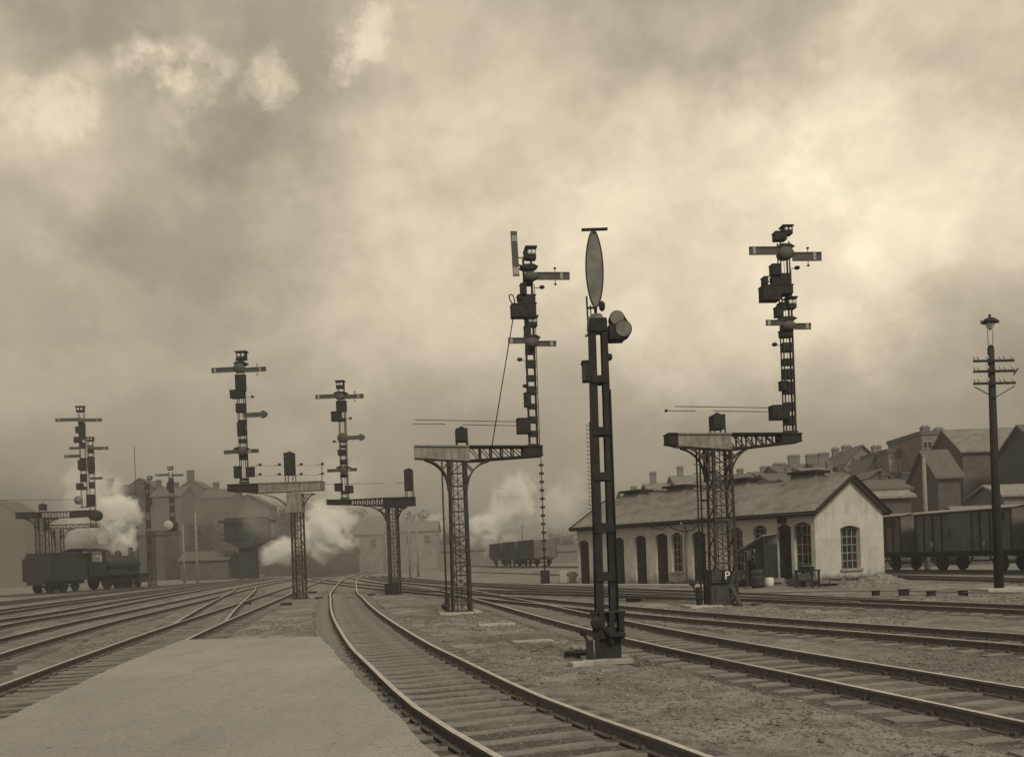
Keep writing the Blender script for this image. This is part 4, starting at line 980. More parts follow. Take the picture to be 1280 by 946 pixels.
# things standing by the shed
def simple(name, loc, rz, label, cat, parts, group=None):
    o = thing(name, loc, label, cat, rz, group)
    for pn, mb, mm in parts: mb.build(pn, [mm], o)
    return o
b = MB(); b.lathe([(.12,0),(.2,.1),(.23,.3),(.2,.42),(.21,.46)], (0,0,0), n=14); b2 = MB(); b2.tube([(-.2,0,.42),(-.12,0,.62),(.12,0,.62),(.2,0,.42)], .015, 6)
simple('milk_can', (*at(961.5,734), 0), 0, 'white enamel can standing before the lean-to porch', 'can', [('can', b, 'white'), ('handle', b2, 'steel')])
b = MB(); b.lathe([(.26,0),(.31,.2),(.32,.45),(.27,.85),(.22,.86)], (0,0,0), n=16); b2 = MB()
for z in (.15,.4,.68): b2.lathe([(.325,z-.02),(.328,z+.02)], (0,0,0), n=16)
simple('barrel', (*at(947,735), 0), 0, 'dark barrel at the left side of the lean-to porch', 'barrel', [('barrel_body', b, 'door'), ('hoop', b2, 'steel')])
BN = at(1010,734)
b = MB()
for i in range(3): b.bx(-.5, .5, -.3+i*.0, .3, .74, .8) if i == 0 else None
for sx_ in (-.42,.42):
    for sy_ in (-.24,.24): b.bx(sx_-.04, sx_+.04, sy_-.04, sy_+.04, 0, .74)
b.bx(-.46,.46,-.22,.22,.3,.34); b2 = MB(); b2.bx(-.3,.1,-.2,.2,.8,1.05); b3 = MB(); b3.bx(-.3,.2,-.18,.18,.34,.62)
simple('work_bench', (*BN, 0), shed_rz, 'wooden bench with boxes near the shed corner', 'bench', [('bench_frame', b, 'door')])
simple('tool_box', (*BN, .802), shed_rz, 'dark box lying on the bench by the shed corner', 'box', [('box_body', MB().bx(-.25,.25,-.15,.15,0,.16), 'steel'), ('box_lid', MB().bx(-.27,.27,-.17,.17,.16,.19), 'kerb')])
simple('storage_crate', (*BN, .342), shed_rz, 'pale crate on the lower shelf of the bench', 'crate', [('crate_body', MB().bx(-.3,.25,-.16,.16,0,.3), 'kerb')])
# bicycle-like handcart wheels by the window
b = MB()
for s in (-.55, .5):
    n = 20
    pts = [(s+.32*math.cos(2*math.pi*i/n), 0, .34+.32*math.sin(2*math.pi*i/n)) for i in range(n+1)]; b.tube(pts, .02, 6)
    for i in range(8): t = math.pi*i/4; b.bar((s,0,.34),(s+.31*math.cos(t),0,.34+.31*math.sin(t)),.008)
b2 = MB(); b2.bar((-.55,0,.34),(-.1,0,.3),.03); b2.bar((-.1,0,.3),(.35,0,.85),.03); b2.bar((-.1,0,.3),(-.2,0,.85),.03); b2.bar((-.2,0,.8),(.35,0,.82),.03); b2.bar((.35,0,.9),(.5,0,.34),.03); b2.bar((-.55,0,.34),(-.2,0,.8),.025); b2.bar((.3,-.2,.98),(.3,.2,.98),.03); b2.box((-.22,0,.92),(.25,.12,.06))
simple('bicycle', L2W(sx_of(926)+.1, -.35), shed_rz, 'bicycle leaning below the shed window behind the signal tower', 'bicycle', [('wheel', b, 'steel'), ('frame', b2, 'steel')])
for i, (px, d_, sc, lb) in enumerate(((985,1.2,1,'low pile of dark timber offcuts beside the shed door'),(1040,1.0,1.1,'pile of old sleepers along the gable foot'))):
    b = MB(); rnd = random.Random(i)
    for j in range(7): b.box((rnd.uniform(-.3,.3), rnd.uniform(-.3,.3), .06+.1*(j//2)), (1.3*sc*rnd.uniform(.6,1), .14, .1), rnd.uniform(-.35,.35))
    p = L2W(sx_of(px) if i == 0 else SL+.6, -d_ if i == 0 else .6); tag(b.build('timber_pile', ['sleeper'], loc=p), lb, 'timber pile')
# rubble heap
b = MB(); rnd = np.random.RandomState(5); gx, gy = at(1100, 731)
vs = []; fs = []; n = 26
for j in range(n):
    for i in range(n):
        x, y = (i/(n-1)*2-1), (j/(n-1)*2-1); r = math.hypot(x, y); z = max(0, 1-r)**1.25*.62 + (rnd.rand()-.5)*.16*(r < 1) - .06
        vs.append((x*2.2, y*1.3, z))
for j in range(n-1):
    for i in range(n-1): fs.append((j*n+i, j*n+i+1, (j+1)*n+i+1, (j+1)*n+i))
b.add(vs, fs); tag(b.build('rubble_heap', ['rubble'], loc=(gx, gy, 0)), 'low heap of rubble beside the shed gable', 'rubble heap')
# weeds along the shed foot
b = MB(); rnd = random.Random(9)
for i in range(2400):
    if i < 1500: x, y = SL*(.45+.55*rnd.random()), -rnd.random()**2*.6-.08
    else: x, y = SL+.08+rnd.random()**2*.7, rnd.random()*W_
    p = L2W(x, y); h = rnd.uniform(.06,.42)*(.4+.9*vnoise(p[0],p[1],1.7,3)); a = rnd.random()*6.28; dx, dy = math.cos(a)*.03, math.sin(a)*.03; lx, ly = rnd.uniform(-.1,.1), rnd.uniform(-.1,.1)
    b.add([(p[0]-dx,p[1]-dy,-.02),(p[0]+dx,p[1]+dy,-.02),(p[0]+lx+dx,p[1]+ly+dy,h*.7),(p[0]+lx*1.6,p[1]+ly*1.6,h),(p[0]+lx-dx,p[1]+ly-dy,h*.6)], [(0,1,2,3,4)])
tag(b.build('weeds', ['leaf']), 'ragged weeds growing along the foot of the shed', 'weeds', kind='stuff')

# ------------------------------------------------------------------ wagons
def wheelset(parent, x, r=.45):
    for s in (-1, 1):
        b = MB(); b.lathe([(r+.03, s*.66), (r+.03, s*.69), (r, s*.70), (r, s*.80), (r-.07, s*.80), (r-.07, s*.74), (.12, s*.74), (.12, s*.86), (.02, s*.86)], (0, 0, 0), 'Y', 22)
        b.v = [(x+a, c, d+r) for a, c, d in b.v]; b.build('wheel', ['steel'], parent)
    b = MB(); b.tube([(x, -.75, r), (x, .75, r)], .06, 8); b.build('axle', ['steel'], parent)
def covered_wagon():
    o = thing('covered_wagon', (0,0,0), 'x', 'goods wagon'); L_ = 7.6
    b = MB(); b.bx(-L_/2, L_/2, -1.35, 1.35, 1.15, 3.35)
    for i in range(11):
        z = 1.25+i*.2; 
        for s in (-1,1): b.bx(-L_/2, L_/2, s*1.35, s*1.358, z, z+.18)
    b.build('body', ['wood'], o)
    b = MB()
    for i in range(11):
        x = -L_/2+.06+(L_-.12)*i/10
        for s in (-1,1): b.bx(x-.045, x+.045, s*1.358, s*1.42, 1.1, 3.36)
    for s in (-1,1):
        b.bx(-L_/2, L_/2, s*1.36, s*1.44, 1.06, 1.16); b.bx(-L_/2, L_/2, s*1.36, s*1.43, 3.3, 3.38)
    b.build('body_rib', ['steel'], o)
    for s in (-1,1):
        d = MB(); d.bx(-.9,.9, s*1.425, s*1.47, 1.14, 3.28); d.bx(-.9,.9, s*1.47, s*1.49, 2.15, 2.22); do = d.build('door', ['wood'], o)
        h = MB(); h.bx(-.95, 1.9, s*1.47, s*1.5, 3.28, 3.34); h.bx(.7,.76,s*1.47,s*1.52,1.9,2.4); h.build('door_rail', ['steel'], do)
        v = MB(); v.bx(-3.3,-2.5,s*1.425,s*1.44,2.75,3.15); v.build('vent_hatch', ['steel'], o)
        l = MB(); l.bx(2.2,2.45,s*1.425,s*1.432,1.4,1.72); l.build('label_card', ['frame'], o); l = MB(); l.bx(-1.9,-1.72,s*1.425,s*1.432,1.4,1.62); l.build('label_card', ['frame'], o)
    r = MB(); n = 10; P = [(-1.5+3.0*i/n, 3.36+.17*(1-((i/n)*2-1)**2)) for i in range(n+1)]; vs = []
    for x in (-L_/2-.12, L_/2+.12):
        vs += [(x, p, q) for p, q in P] + [(x, p, q+.05) for p, q in P]
    m_ = 2*(n+1); fs = []
    for i in range(n): fs += [(i, i+1, m_+i+1, m_+i), (n+1+i, m_+n+1+i, m_+n+2+i, n+2+i), (i, n+1+i, n+2+i, i+1), (m_+i, m_+i+1, m_+n+2+i, m_+n+1+i)]
    fs += [(0, m_, m_+n+1, n+1), (n, 2*n+1, m_+2*n+1, m_+n)]; r.add(vs, fs)
    for x in (-L_/2+.05, L_/2-.05):   # gable tympanum
        r.add([(x, p, q-.01) for p, q in P], [tuple(range(n+1))])
    r.build('roof', ['canvas'], o)
    u = MB(); u.bx(-L_/2, L_/2, -1.1, -1.0, .82, 1.06); u.bx(-L_/2, L_/2, 1.0, 1.1, .82, 1.06); u.bx(-L_/2-.0, -L_/2+.12, -1.2, 1.2, .8, 1.05); u.bx(L_/2-.12, L_/2, -1.2, 1.2, .8, 1.05)
    for x in (-2.3, 2.3):
        for s in (-1,1): u.bx(x-.14, x+.14, s*.9, s*1.02, .3, .82); u.bx(x-.5, x+.5, s*1.02, s*1.08, .62, .68); u.bar((x-.5,s*1.05,.82),(x-.12,s*1.05,.3),.05); u.bar((x+.5,s*1.05,.82),(x+.12,s*1.05,.3),.05)
    u.bar((-1.8,-1.05,.55),(1.8,-1.05,.55),.05); u.bar((-1.8,1.05,.55),(1.8,1.05,.55),.05); u.build('underframe', ['steel'], o)
    for x in (-1,1):
        for s in (-.85,.85): q = MB(); q.tube([(x*(L_/2),s,.98),(x*(L_/2+.4),s,.98)], .06, 8); q.lathe([(.2,x*(L_/2+.4)),(.2,x*(L_/2+.45))], (0,s,.98), 'X', 14); q.build('buffer', ['steel'], o)
    wheelset(o, -2.3); wheelset(o, 2.3); return o
def copy_tree(o, parent=None):
    c = o.copy(); COL.objects.link(c)
    if parent: c.parent = parent
    for ch in [x for x in CH.get(o.name, [])]: copy_tree(ch, c)
    return c
def index_children():
    global CH; CH = {}
    for x in list(COL.objects):
        if x.parent: CH.setdefault(x.parent.name, []).append(x)
def along(P, s0):
    d = np.concatenate([[0], np.cumsum(np.linalg.norm(np.diff(P, axis=0), axis=1))])
    f = lambda s: np.array([np.interp(s, d, P[:,0]), np.interp(s, d, P[:,1])])
    p = f(s0); t = f(s0+1.5)-f(s0-1.5); return p, math.atan2(t[1], t[0])
def s_at_y(P, y):
    d = np.concatenate([[0], np.cumsum(np.linalg.norm(np.diff(P, axis=0), axis=1))]); return float(np.interp(y, P[:,1], d))
cw = covered_wagon(); index_children()
s0 = s_at_y(TP['wagons'], 60)
labs = ['covered goods wagon next to the shed gable, partly hidden by it', 'covered goods wagon in the middle, left of the telegraph pole', 'covered goods wagon crossing behind the telegraph pole, at the right edge', 'covered goods wagon mostly hidden behind the shed roof']
for i, ds in enumerate((3.2, -5.6, -14.4, 12.0)):
    o = cw if i == 0 else copy_tree(cw)
    p, a = along(TP['wagons'], s0+ds); o.location = (p[0], p[1], .168); o.rotation_euler = (0,0,a); o['label'] = labs[i]; o['group'] = 'covered wagons on the right hand siding'
def open_wagon():
    o = thing('open_wagon', (0,0,0), 'x', 'goods wagon'); L_ = 8.2
    b = MB(); 
    for s in (-1,1): b.bx(-L_/2, L_/2, s*1.3, s*1.38, 1.1, 3.15); b.bx(s*L_/2-.04, s*L_/2+.04, -1.3, 1.3, 1.1, 3.15)
    b.bx(-L_/2, L_/2, -1.3, 1.3, 1.05, 1.12); b.build('body', ['wood'], o)
    c = MB(); c.bx(-L_/2+.1, L_/2-.1, -1.25, 1.25, 2.7, 2.95); c.build('coal_load', ['loco'], o)
    b = MB()
    for i in range(10):
        x = -L_/2+.05+(L_-.1)*i/9
        for s in (-1,1): b.bx(x-.05, x+.05, s*1.38, s*1.45, 1.0, 3.2)
    for s in (-1,1): b.bx(-L_/2, L_/2, s*1.38, s*1.44, 3.1, 3.18)
    b.build('body_rib', ['steel'], o); u = MB(); u.bx(-L_/2, L_/2, -1.1, 1.1, .8, 1.0)
    for x in (-2.7,2.7):
        for s in (-1,1): u.bx(x-.2, x+.2, s*.9, s*1.05, .3, .8)
    u.build('underframe', ['steel'], o); wheelset(o, -2.7, .48); wheelset(o, 2.7, .48); return o
ow = open_wagon(); index_children(); s0 = s_at_y(LINE, 106)
for i in range(3):
    o = ow if i == 0 else copy_tree(ow); p, a = along(LINE, s0 + 11 + i*9.2); o.location = (p[0], p[1], .668); o.rotation_euler = (0,0,a)
    o['label'] = ['high sided open wagon at the near right end of the distant train', 'second open wagon from the right in the distant train', 'open wagon at the far left end of the distant train'][i]; o['group'] = 'open wagons on the low bank'

# ------------------------------------------------------------------ steam locomotive, far left
pL, aL = along(TP['loco'], s_at_y(TP['loco'], 91.0)); lo = thing('steam_locomotive', (pL[0], pL[1], .168), 'black steam locomotive with tender, puffing steam, far left', 'locomotive', aL)
K = 'loco'
b = MB(); b.bx(-8.2,-3.0,-1.35,1.35,1.0,3.0); b.bx(-8.0,-3.2,-1.2,1.2,3.0,3.25); b.build('tender', [K], lo)
b = MB(); b.bx(-8,-3.3,-1.1,1.1,3.25,3.45); b.build('coal_load', ['steel'], lo)
b = MB()
for s in (-1,1): b.bx(-2.7,-.3,s*1.3,s*1.38,1.3,2.6); b.bx(-2.7,-2.3,s*1.3,s*1.38,2.6,3.5); b.bx(-.7,-.3,s*1.3,s*1.38,2.6,3.5)
b.bx(-.45,-.35,-1.3,1.3,1.3,3.5); n = 8; 
for i in range(n): 
    a, c = -1.5+3*i/n, -1.5+3*(i+1)/n; b.bx(-3.0, 0, a, c, 3.5+.28*(1-((a+c)/3)**2), 3.6+.28*(1-((a+c)/3)**2))
cb = b.build('cab', [K], lo); b = MB(); b.lathe([(.22,-1.39),(.22,-1.36)], (-1.5,0,3.05), 'Y', 12); b.bx(-2.28,-.72,-1.3,-1.28,2.62,3.48); b.build('cab_window', ['paleglass'], cb)
b = MB(); b.lathe([(.72,-.4),(.74,5.4),(.78,5.42),(.78,6.4),(.72,6.44),(.3,6.5),(.05,6.52)], (0,0,2.45), 'X', 24); b.build('boiler', [K], lo)
b = MB(); b.lathe([(.3,-.1),(.22,.1),(.2,.7),(.27,.78),(.27,.84)], (5.9,0,3.15), n=16); b.build('chimney', [K], lo)
for x, nm in ((2.0,'steam_dome'),(3.8,'sand_dome')): b = MB(); b.lathe([(.36,-.1),(.3,.05),(.3,.35),(.2,.5),(.05,.56)], (x,0,3.15), n=16); b.build(nm, [K], lo)
b = MB(); b.bx(-.3,6.9,-1.3,1.3,1.3,1.42); b.bx(-.3,6.9,-.5,.5,.8,1.3); b.bx(6.8,7.0,-1.3,1.3,.8,1.3); b.bx(-8.3,-2.9,-.9,.9,.7,1.0); b.build('running_frame', [K], lo)
b = MB()
for s in (-1,1): b.bx(5.4,6.5,s*.95,s*1.35,.5,1.25); b.bar((.8,s*1.0,.75),(5.4,s*1.0,.85),.09)
b.build('cylinder_rod', [K], lo)
for x, r in ((.8,.85),(2.9,.85),(4.4,.45),(5.9,.45),(-4.0,.5),(-5.6,.5),(-7.2,.5)): wheelset(lo, x, r)
b = MB()
for s in (-1,1):
    b.tube([(.0,s*.83,2.95),(6.2,s*.83,2.95)], .025, 6); b.box((1.85,s*1.12,1.65), (2.9,.4,.5)); b.tube([(-2.9,s*1.42,1.3),(-2.9,s*1.42,2.9)], .025, 6); b.box((4.9,s*1.1,1.6),(.9,.4,.45))
    for x in (.8, 2.9): b.lathe([(.3,s*.86),(.3,s*.9)], (x,0,.85), 'Y', 12)
b.lathe([(.12,0),(.09,.3),(.14,.34)], (1.0,0,3.15), n=10); b.tube([(6.3,0,3.25),(6.3,0,3.5)], .08, 8); b.build('fittings', [K], lo)
for s in (-.85,.85): b = MB(); b.tube([(7,s,1.05),(7.4,s,1.05)], .07, 8); b.lathe([(.22,7.4),(.22,7.45)], (0,s,1.05), 'X', 14); b.build('buffer', [K], lo)

# ------------------------------------------------------------------ buildings
def house(px0, px1, ye, yr, Y, label, rz=0, depth=9, ridge='x', wallm='brick2', roofm='slate2', chim=(), win=(0,0), name='brick_house', cat='house', group='town houses beyond the yard', pane='glass', chw=.9, chh=1.6, bandm=None, flat=False):
    x0, z_e = world(px0, ye, Y); x1, _ = world(px1, ye, Y); z_e = world((px0+px1)/2, ye, Y)[1]; z_r = world((px0+px1)/2, yr, Y)[1]
    W = x1-x0; cx = (x0+x1)/2
    o = thing(name, (cx, Y+depth/2, 0), label, cat, rz, group); D = depth
    b = MB(); b.bx(-W/2, W/2, -D/2, D/2, -.1, z_e)
    if not flat:
        if ridge == 'x':
            for s in (-1,1): b.add([(s*(W/2-.0),-D/2,z_e-.01),(s*(W/2),D/2,z_e-.01),(s*(W/2),0,z_r-.05),(s*(W/2-.3),-D/2,z_e-.01),(s*(W/2-.3),D/2,z_e-.01),(s*(W/2-.3),0,z_r-.05)], [(0,1,2),(5,4,3),(0,3,4,1),(1,4,5,2),(2,5,3,0)])
        else:
            for s in (-1,1): b.add([(-W/2,s*D/2,z_e-.01),(W/2,s*D/2,z_e-.01),(0,s*D/2,z_r-.05),(-W/2,s*(D/2-.3),z_e-.01),(W/2,s*(D/2-.3),z_e-.01),(0,s*(D/2-.3),z_r-.05)], [(0,1,2),(5,4,3),(0,3,4,1),(1,4,5,2),(2,5,3,0)])
    b.build('wall', [wallm], o)
    r = MB(); ov = .35; t = .18
    if flat: r.bx(-W/2-.15, W/2+.15, -D/2-.15, D/2+.15, z_e, z_e+max(.25, z_r-z_e))
    else:
        for s in (-1,1):
            if ridge == 'x': a = [(-W/2-ov,s*(D/2+ov),z_e-.1),(W/2+ov,s*(D/2+ov),z_e-.1),(W/2+ov,0,z_r),(-W/2-ov,0,z_r)]
            else: a = [(s*(W/2+ov),-D/2-ov,z_e-.1),(s*(W/2+ov),D/2+ov,z_e-.1),(0,D/2+ov,z_r),(0,-D/2-ov,z_r)]
            r.add(a+[(x,y,z+t) for x,y,z in a], [(0,1,2,3),(4,5,6,7),(0,1,5,4),(1,2,6,5),(2,3,7,6),(3,0,4,7)])
    ro = r.build('roof', [roofm], o)
    for c in chim:
        cp, cy = c[0], c[1]; wc = c[2] if len(c) > 2 else chw
        X, Z = world(cp, cy, Y+depth*.5); x = X-cx; m_ = MB(); zb = z_e if flat else z_e
        m_.bx(x-wc/2, x+wc/2, -.35, .35, zb, Z); m_.bx(x-wc/2-.08, x+wc/2+.08, -.43, .43, Z-.3, Z-.12)
        npot = max(1, int(wc/.4))
        for i in range(npot): m_.lathe([(.09,0),(.07,.2)], (x-wc/2+wc*(i+.5)/npot, 0, Z), n=8)
        m_.build('chimney', [wallm], ro)
    nc, nr = win
    for j in range(nr):
        for i in range(nc):
            x = -W/2+W*(i+.5)/nc; z = z_e-1.6-j*3.1; 
            if z < 1: continue
            f = MB(); f.bx(x-.55,x+.55,-D/2-.05,-D/2-.004,z-.85,z+.85); fo = f.build('window', ['frame'], o)
            g_ = MB()
            for sx_ in (-1,1):
                for sz_ in (-1,1): g_.bx(x+sx_*.26-.22,x+sx_*.26+.22,-D/2-.062,-D/2-.052,z+sz_*.4-.35,z+sz_*.4+.35)
            g_.build('pane', [pane], fo)
    return o
# right: big warehouses and the row of houses climbing behind the shed
house(1203,1312,563,531,94,'long brick warehouse showing its dark left gable and pale roof slope, behind the telegraph pole', depth=7.4, wallm='brick', roofm='slate', name='brick_warehouse', cat='warehouse', group='brick warehouses behind the wagons')
house(1305,1390,559,524,84,'dark brick warehouse gable cut by the right edge of the view', depth=7.7, wallm='brick', roofm='slate2', name='brick_warehouse', cat='warehouse', group='brick warehouses behind the wagons')
house(1172,1200,597,560,88,'lower brick building with a dark gable left of the warehouses', depth=6, wallm='brick', roofm='slate2', chim=())
house(1110,1158,565,560,118,'tall house with pale windows and a parapet roof', wallm='brick2', roofm='slate2', chim=((1119,555),(1136,546),(1144,549)), win=(4,3), flat=True, pane='paleglass')
house(1152,1180,543,538,112,'flat topped tall house rising highest behind the warehouses', depth=10, wallm='brick2', flat=True, chim=((1156,533),(1173,535)), win=(2,2))
house(1056,1100,580,557,132,'gabled house with a broad sharp roof and two chimneys', depth=11, ridge='y', wallm='brick2', chim=((1058,557,1.2),(1095,557,1.2)), win=(3,2))
house(1082,1104,592,572,122,'small pale gabled house below the broad roof', depth=8, ridge='y', wallm='pale', chim=(), win=(2,1))
house(1026,1060,585,575,136,'terrace house with a stout chimney left of the broad gable', depth=10, chim=((1029,566,1.5),(1044,560,.9)), win=(3,2))
house(1000,1030,588,577,140,'terrace house with one wide chimney stack', depth=10, chim=((1014,568,1.6),), win=(3,2))
house(974,1002,590,579,144,'terrace house with a broad leaning chimney stack', depth=10, chim=((992,569,1.7),(978,579,.9)), win=(2,1))
house(948,976,594,587,148,'terrace house with two small chimneys right of the signal tower', depth=10, chim=((954,583),(970,579)), win=(2,1))
house(1072,1140,612,599,80,'long low brick outbuilding with a dark roof edge beyond the shed', depth=8, wallm='brick', roofm='slate2', name='outbuilding', cat='outbuilding', rz=R(-5))
house(1096,1142,621,614,74,'low outbuilding with a pale sheet roof behind the shed gable', depth=4, wallm='brick', roofm='canvas', name='outbuilding', cat='outbuilding', rz=R(-8))
house(1255,1330,618,604,78,'low store with a pale roof at the right edge beyond the wagons', depth=6, wallm='brick2', roofm='canvas', name='outbuilding', cat='outbuilding')
house(1200,1330,640,632,76,'long low brick wall range just above the wagon roofs', depth=3, wallm='brick', roofm='slate', name='outbuilding', cat='outbuilding')
house(908,946,603,590,140,'faint house with a chimney behind the signal tower', depth=10, chim=((925,586),), wallm='brick2')
house(846,880,606,592,150,'faint house just left of the signal tower', depth=10, chim=((850,583),), wallm='brick2', roofm='slate')
house(812,848,612,602,150,'faint house with one tall chimney above the shed roof', depth=10, chim=((816,590,1.0),), wallm='brick2', roofm='slate')
house(780,814,622,612,155,'faint low house above the far end of the shed', depth=10, chim=((792,608),), wallm='brick2', roofm='slate')
house(1060,1082,589,580,128,'low terrace house between the broad gable and the stout chimney house', depth=8, chim=((1070,572,.8),), win=(2,1))
house(1098,1114,586,574,126,'narrow house squeezed between the pale gable and the parapet house', depth=8, ridge='y', chim=((1104,570,.7),))
house(1010,1040,592,583,128,'nearer terrace roof with a pair of small chimneys', depth=8, chim=((1018,578,.7),(1036,577,.7)), win=(3,1), roofm='slate')
house(962,1000,600,590,134,'nearer low terrace roof right of the signal tower', depth=8, chim=((985,584,.8),), win=(3,1))
house(880,912,608,597,150,'faint house with a small chimney hidden by the signal tower', depth=8, chim=((897,590,.8),))
house(1040,1064,597,588,116,'nearer terrace house with a small chimney left of the long outbuilding', depth=8, chim=((1050,583,.8),), win=(2,1), wallm='brick')
house(1086,1112,598,588,108,'small brick house with a low gable above the long outbuilding', depth=6, ridge='y', chim=((1090,588,.7),), win=(2,1), wallm='brick')
house(1098,1136,606,598,98,'terrace roof with two chimneys right above the long outbuilding', depth=6, chim=((1104,591,.7),(1130,590,.7)), wallm='brick', win=(4,1))
house(986,1016,604,596,126,'lowest terrace roof showing above the shed ridge', depth=7, chim=((994,590,.7),(1010,590,.7)), wallm='brick', win=(3,1))
# left and middle distance, lost in smoke
BGG = 'smoky works buildings beyond the yard'
house(124,160,616,606,205,'smoky flat roofed works block directly behind the locomotive', wallm='brick', flat=True, chim=((138,598,1.2),), name='factory', cat='factory', group=BGG)
house(158,192,610,598,215,'smoky gabled works right of the very thin mast', wallm='brick', ridge='y', win=(2,1), pane='glass', name='factory', cat='factory', group=BGG)
house(190,226,620,607,200,'smoky works directly behind the distant disc signal', wallm='brick', chim=((198,600,1.0),(220,603,1.0)), name='factory', cat='factory', group=BGG)
house(224,254,610,600,222,'smoky works with one tall chimney above the pale far posts', wallm='brick', ridge='y', chim=((238,588,1.6),), name='factory', cat='factory', group=BGG)
house(252,290,622,610,208,'smoky works left of the signal cabin, with a broad ridge', wallm='brick', win=(2,1), chim=((270,603,1.2),), name='factory', cat='factory', group=BGG)
house(286,334,632,618,218,'smoky gabled works behind the signal cabin', wallm='brick', ridge='y', name='factory', cat='factory', group=BGG)
house(150,205,668,655,170,'low dark works shed behind the distant bracket signals', wallm='brick', name='factory', cat='factory', group=BGG, depth=8)
house(225,285,700,690,150,'low dark store at the foot of the factory blocks', wallm='brick', name='factory', cat='factory', group=BGG, depth=6)
house(330,440,693,684,168,'long dark goods shed beyond the left bracket signal', wallm='brick', name='goods_shed', cat='shed', group=BGG, depth=8)
house(432,478,668,645,176,'pale two storey house at the end of the curved track', wallm='pale', roofm='slate', win=(2,1), chim=((440,640),), name='pale_house', cat='house', group=BGG)
house(476,545,664,652,180,'wide pale office building behind the slim bracket signal', wallm='pale', roofm='slate', win=(3,1), name='pale_house', cat='house', group=BGG)
house(545,622,688,680,230,'long low far shed left of the open wagons', wallm='brick2', name='goods_shed', cat='shed', group=BGG)
house(626,722,690,683,250,'long low far shed behind the open wagons', wallm='brick2', name='goods_shed', cat='shed', group=BGG)
house(-40,32,650,625,190,'faint smoky building at the left edge of the view', wallm='brick2', ridge='y', name='factory', cat='factory', group=BGG)

# signal cabin on a single stem
sc_x = world(311, 700, 150)[0]; zc = lambda py: world(311, py, 150)[1]; kk = 150/F
cbn = thing('signal_cabin', (sc_x, 150, 0), 'signal cabin perched on one thick flared stem', 'signal cabin')
b = MB(); b.bx(-10*kk, 10*kk, -1.1, 1.1, 0, zc(684)); b.prism([(-10*kk, zc(684)), (10*kk, zc(684)), (29*kk, zc(673)), (-29*kk, zc(673))], -1.9, 1.9); b.build('stem', ['steel'], cbn)
b = MB(); b.bx(-25*kk, 25*kk, -1.8, 1.8, zc(673), zc(667)); b.bx(-25*kk, 25*kk, -1.8, 1.8, zc(656), zc(653))
for i in range(9): x = (-25+50*i/8)*kk; b.bx(x-.1, x+.1, -1.8, 1.8, zc(667), zc(656))
b.bx(-31*kk, 31*kk, -2.1, 2.1, zc(674), zc(673)-.02); b.build('cabin_body', ['steel'], cbn)
b = MB(); b.bx(-24.5*kk, 24.5*kk, -1.72, 1.72, zc(667), zc(656)); b.build('cabin_glazing', ['glass'], cbn)
b = MB(); b.bx(-31*kk, 31*kk, -2.4, 2.4, zc(653), zc(650)); b.bx(-24*kk, 24*kk, -1.9, 1.9, zc(650), zc(647)); b.build('roof', ['steel'], cbn)
b = MB()
for i in range(14): b.bar(((-31+62*i/13)*kk, -2.1, zc(674)), ((-31+62*i/13)*kk, -2.1, zc(668)), .05)
b.bar((-31*kk,-2.1,zc(668)), (31*kk,-2.1,zc(668)), .07); b.build('railing', ['steel'], cbn)

# ------------------------------------------------------------------ trees, hazy, far
def tree(px, Y, h, wd, label, seed, nleaf=1500):
    X = world(px, 700, Y)[0]; o = thing('tree', (X, Y, 0), label, 'tree', random.Random(seed).uniform(0,6), 'smoky trees beyond the yard'); rnd = random.Random(seed)
    b = MB(); b.tube([(0,0,-.1),(.1,0,h*.3),(.0,.1,h*.55),(.1,0,h*.85)], .28, 8, r2=.06); tips = []
    for i in range(9):
        a = rnd.random()*6.28; z0 = h*rnd.uniform(.28,.6); r = wd*rnd.uniform(.5,1); z1 = min(h, z0+h*rnd.uniform(.15,.38)); p1 = (math.cos(a)*r*.55, math.sin(a)*r*.55, (z0+z1)/2); p2 = (math.cos(a)*r, math.sin(a)*r, z1)
        b.tube([(0,0,z0), p1, p2], .1, 6, r2=.025); tips += [p1, p2]
    b.build('trunk', ['bark'], o); tips.append((0,0,h*.92)); l = MB()
    for t in tips + [(rnd.uniform(-wd,wd)*.6, rnd.uniform(-wd,wd)*.6, h*rnd.uniform(.45,.95)) for _ in range(8)]:
        R_ = wd*rnd.uniform(.28,.5)
        for i in range(nleaf//26):
            d = Vector((rnd.gauss(0,1), rnd.gauss(0,1), rnd.gauss(0,.8))); d = d.normalized()*R_*rnd.random()**.45; c = Vector(t)+d; s = rnd.uniform(.15,.34)
            a_ = Vector((rnd.gauss(0,1),rnd.gauss(0,1),rnd.gauss(0,1))).normalized(); b_ = a_.orthogonal().normalized(); l.add([c-a_*s, c+b_*s*.6, c+a_*s, c-b_*s*.6], [(0,1,2,3)])
    l.build('crown', ['leaf'], o)
TR = [(145,178,11,4,'dark smoky tree just right of the locomotive chimney'),(208,182,12,4.5,'smoky tree under the distant disc signal'),(262,176,10,4,'smoky tree just left of the signal cabin stem'),(288,184,13,4,'taller smoky tree left of the signal cabin'),(180,190,15,5,'tall smoky tree behind the straight post signal'),(345,185,13,5,'smoky tree right behind the signal cabin'),(368,200,15,6,'tall smoky tree behind the left bracket signal'),(395,205,13,5,'smoky tree above the long goods shed, right of centre'),(452,215,14,5,'smoky tree rising behind the pale two storey house'),(528,210,12,5,'smoky tree right of the pale office building'),(556,240,9,5,'low smoky tree left of the third bracket signal'),(606,262,10,6,'low smoky tree behind the far shed, left of the open wagons'),(700,280,10,6,'low smoky tree behind the open wagons'),(282,230,17,6,'tall faint tree beyond the works, left of the signal cabin'),(100,240,15,7,'faint tree behind the far left signals'),(48,230,13,7,'faint tree seen through the far left signal tower')]
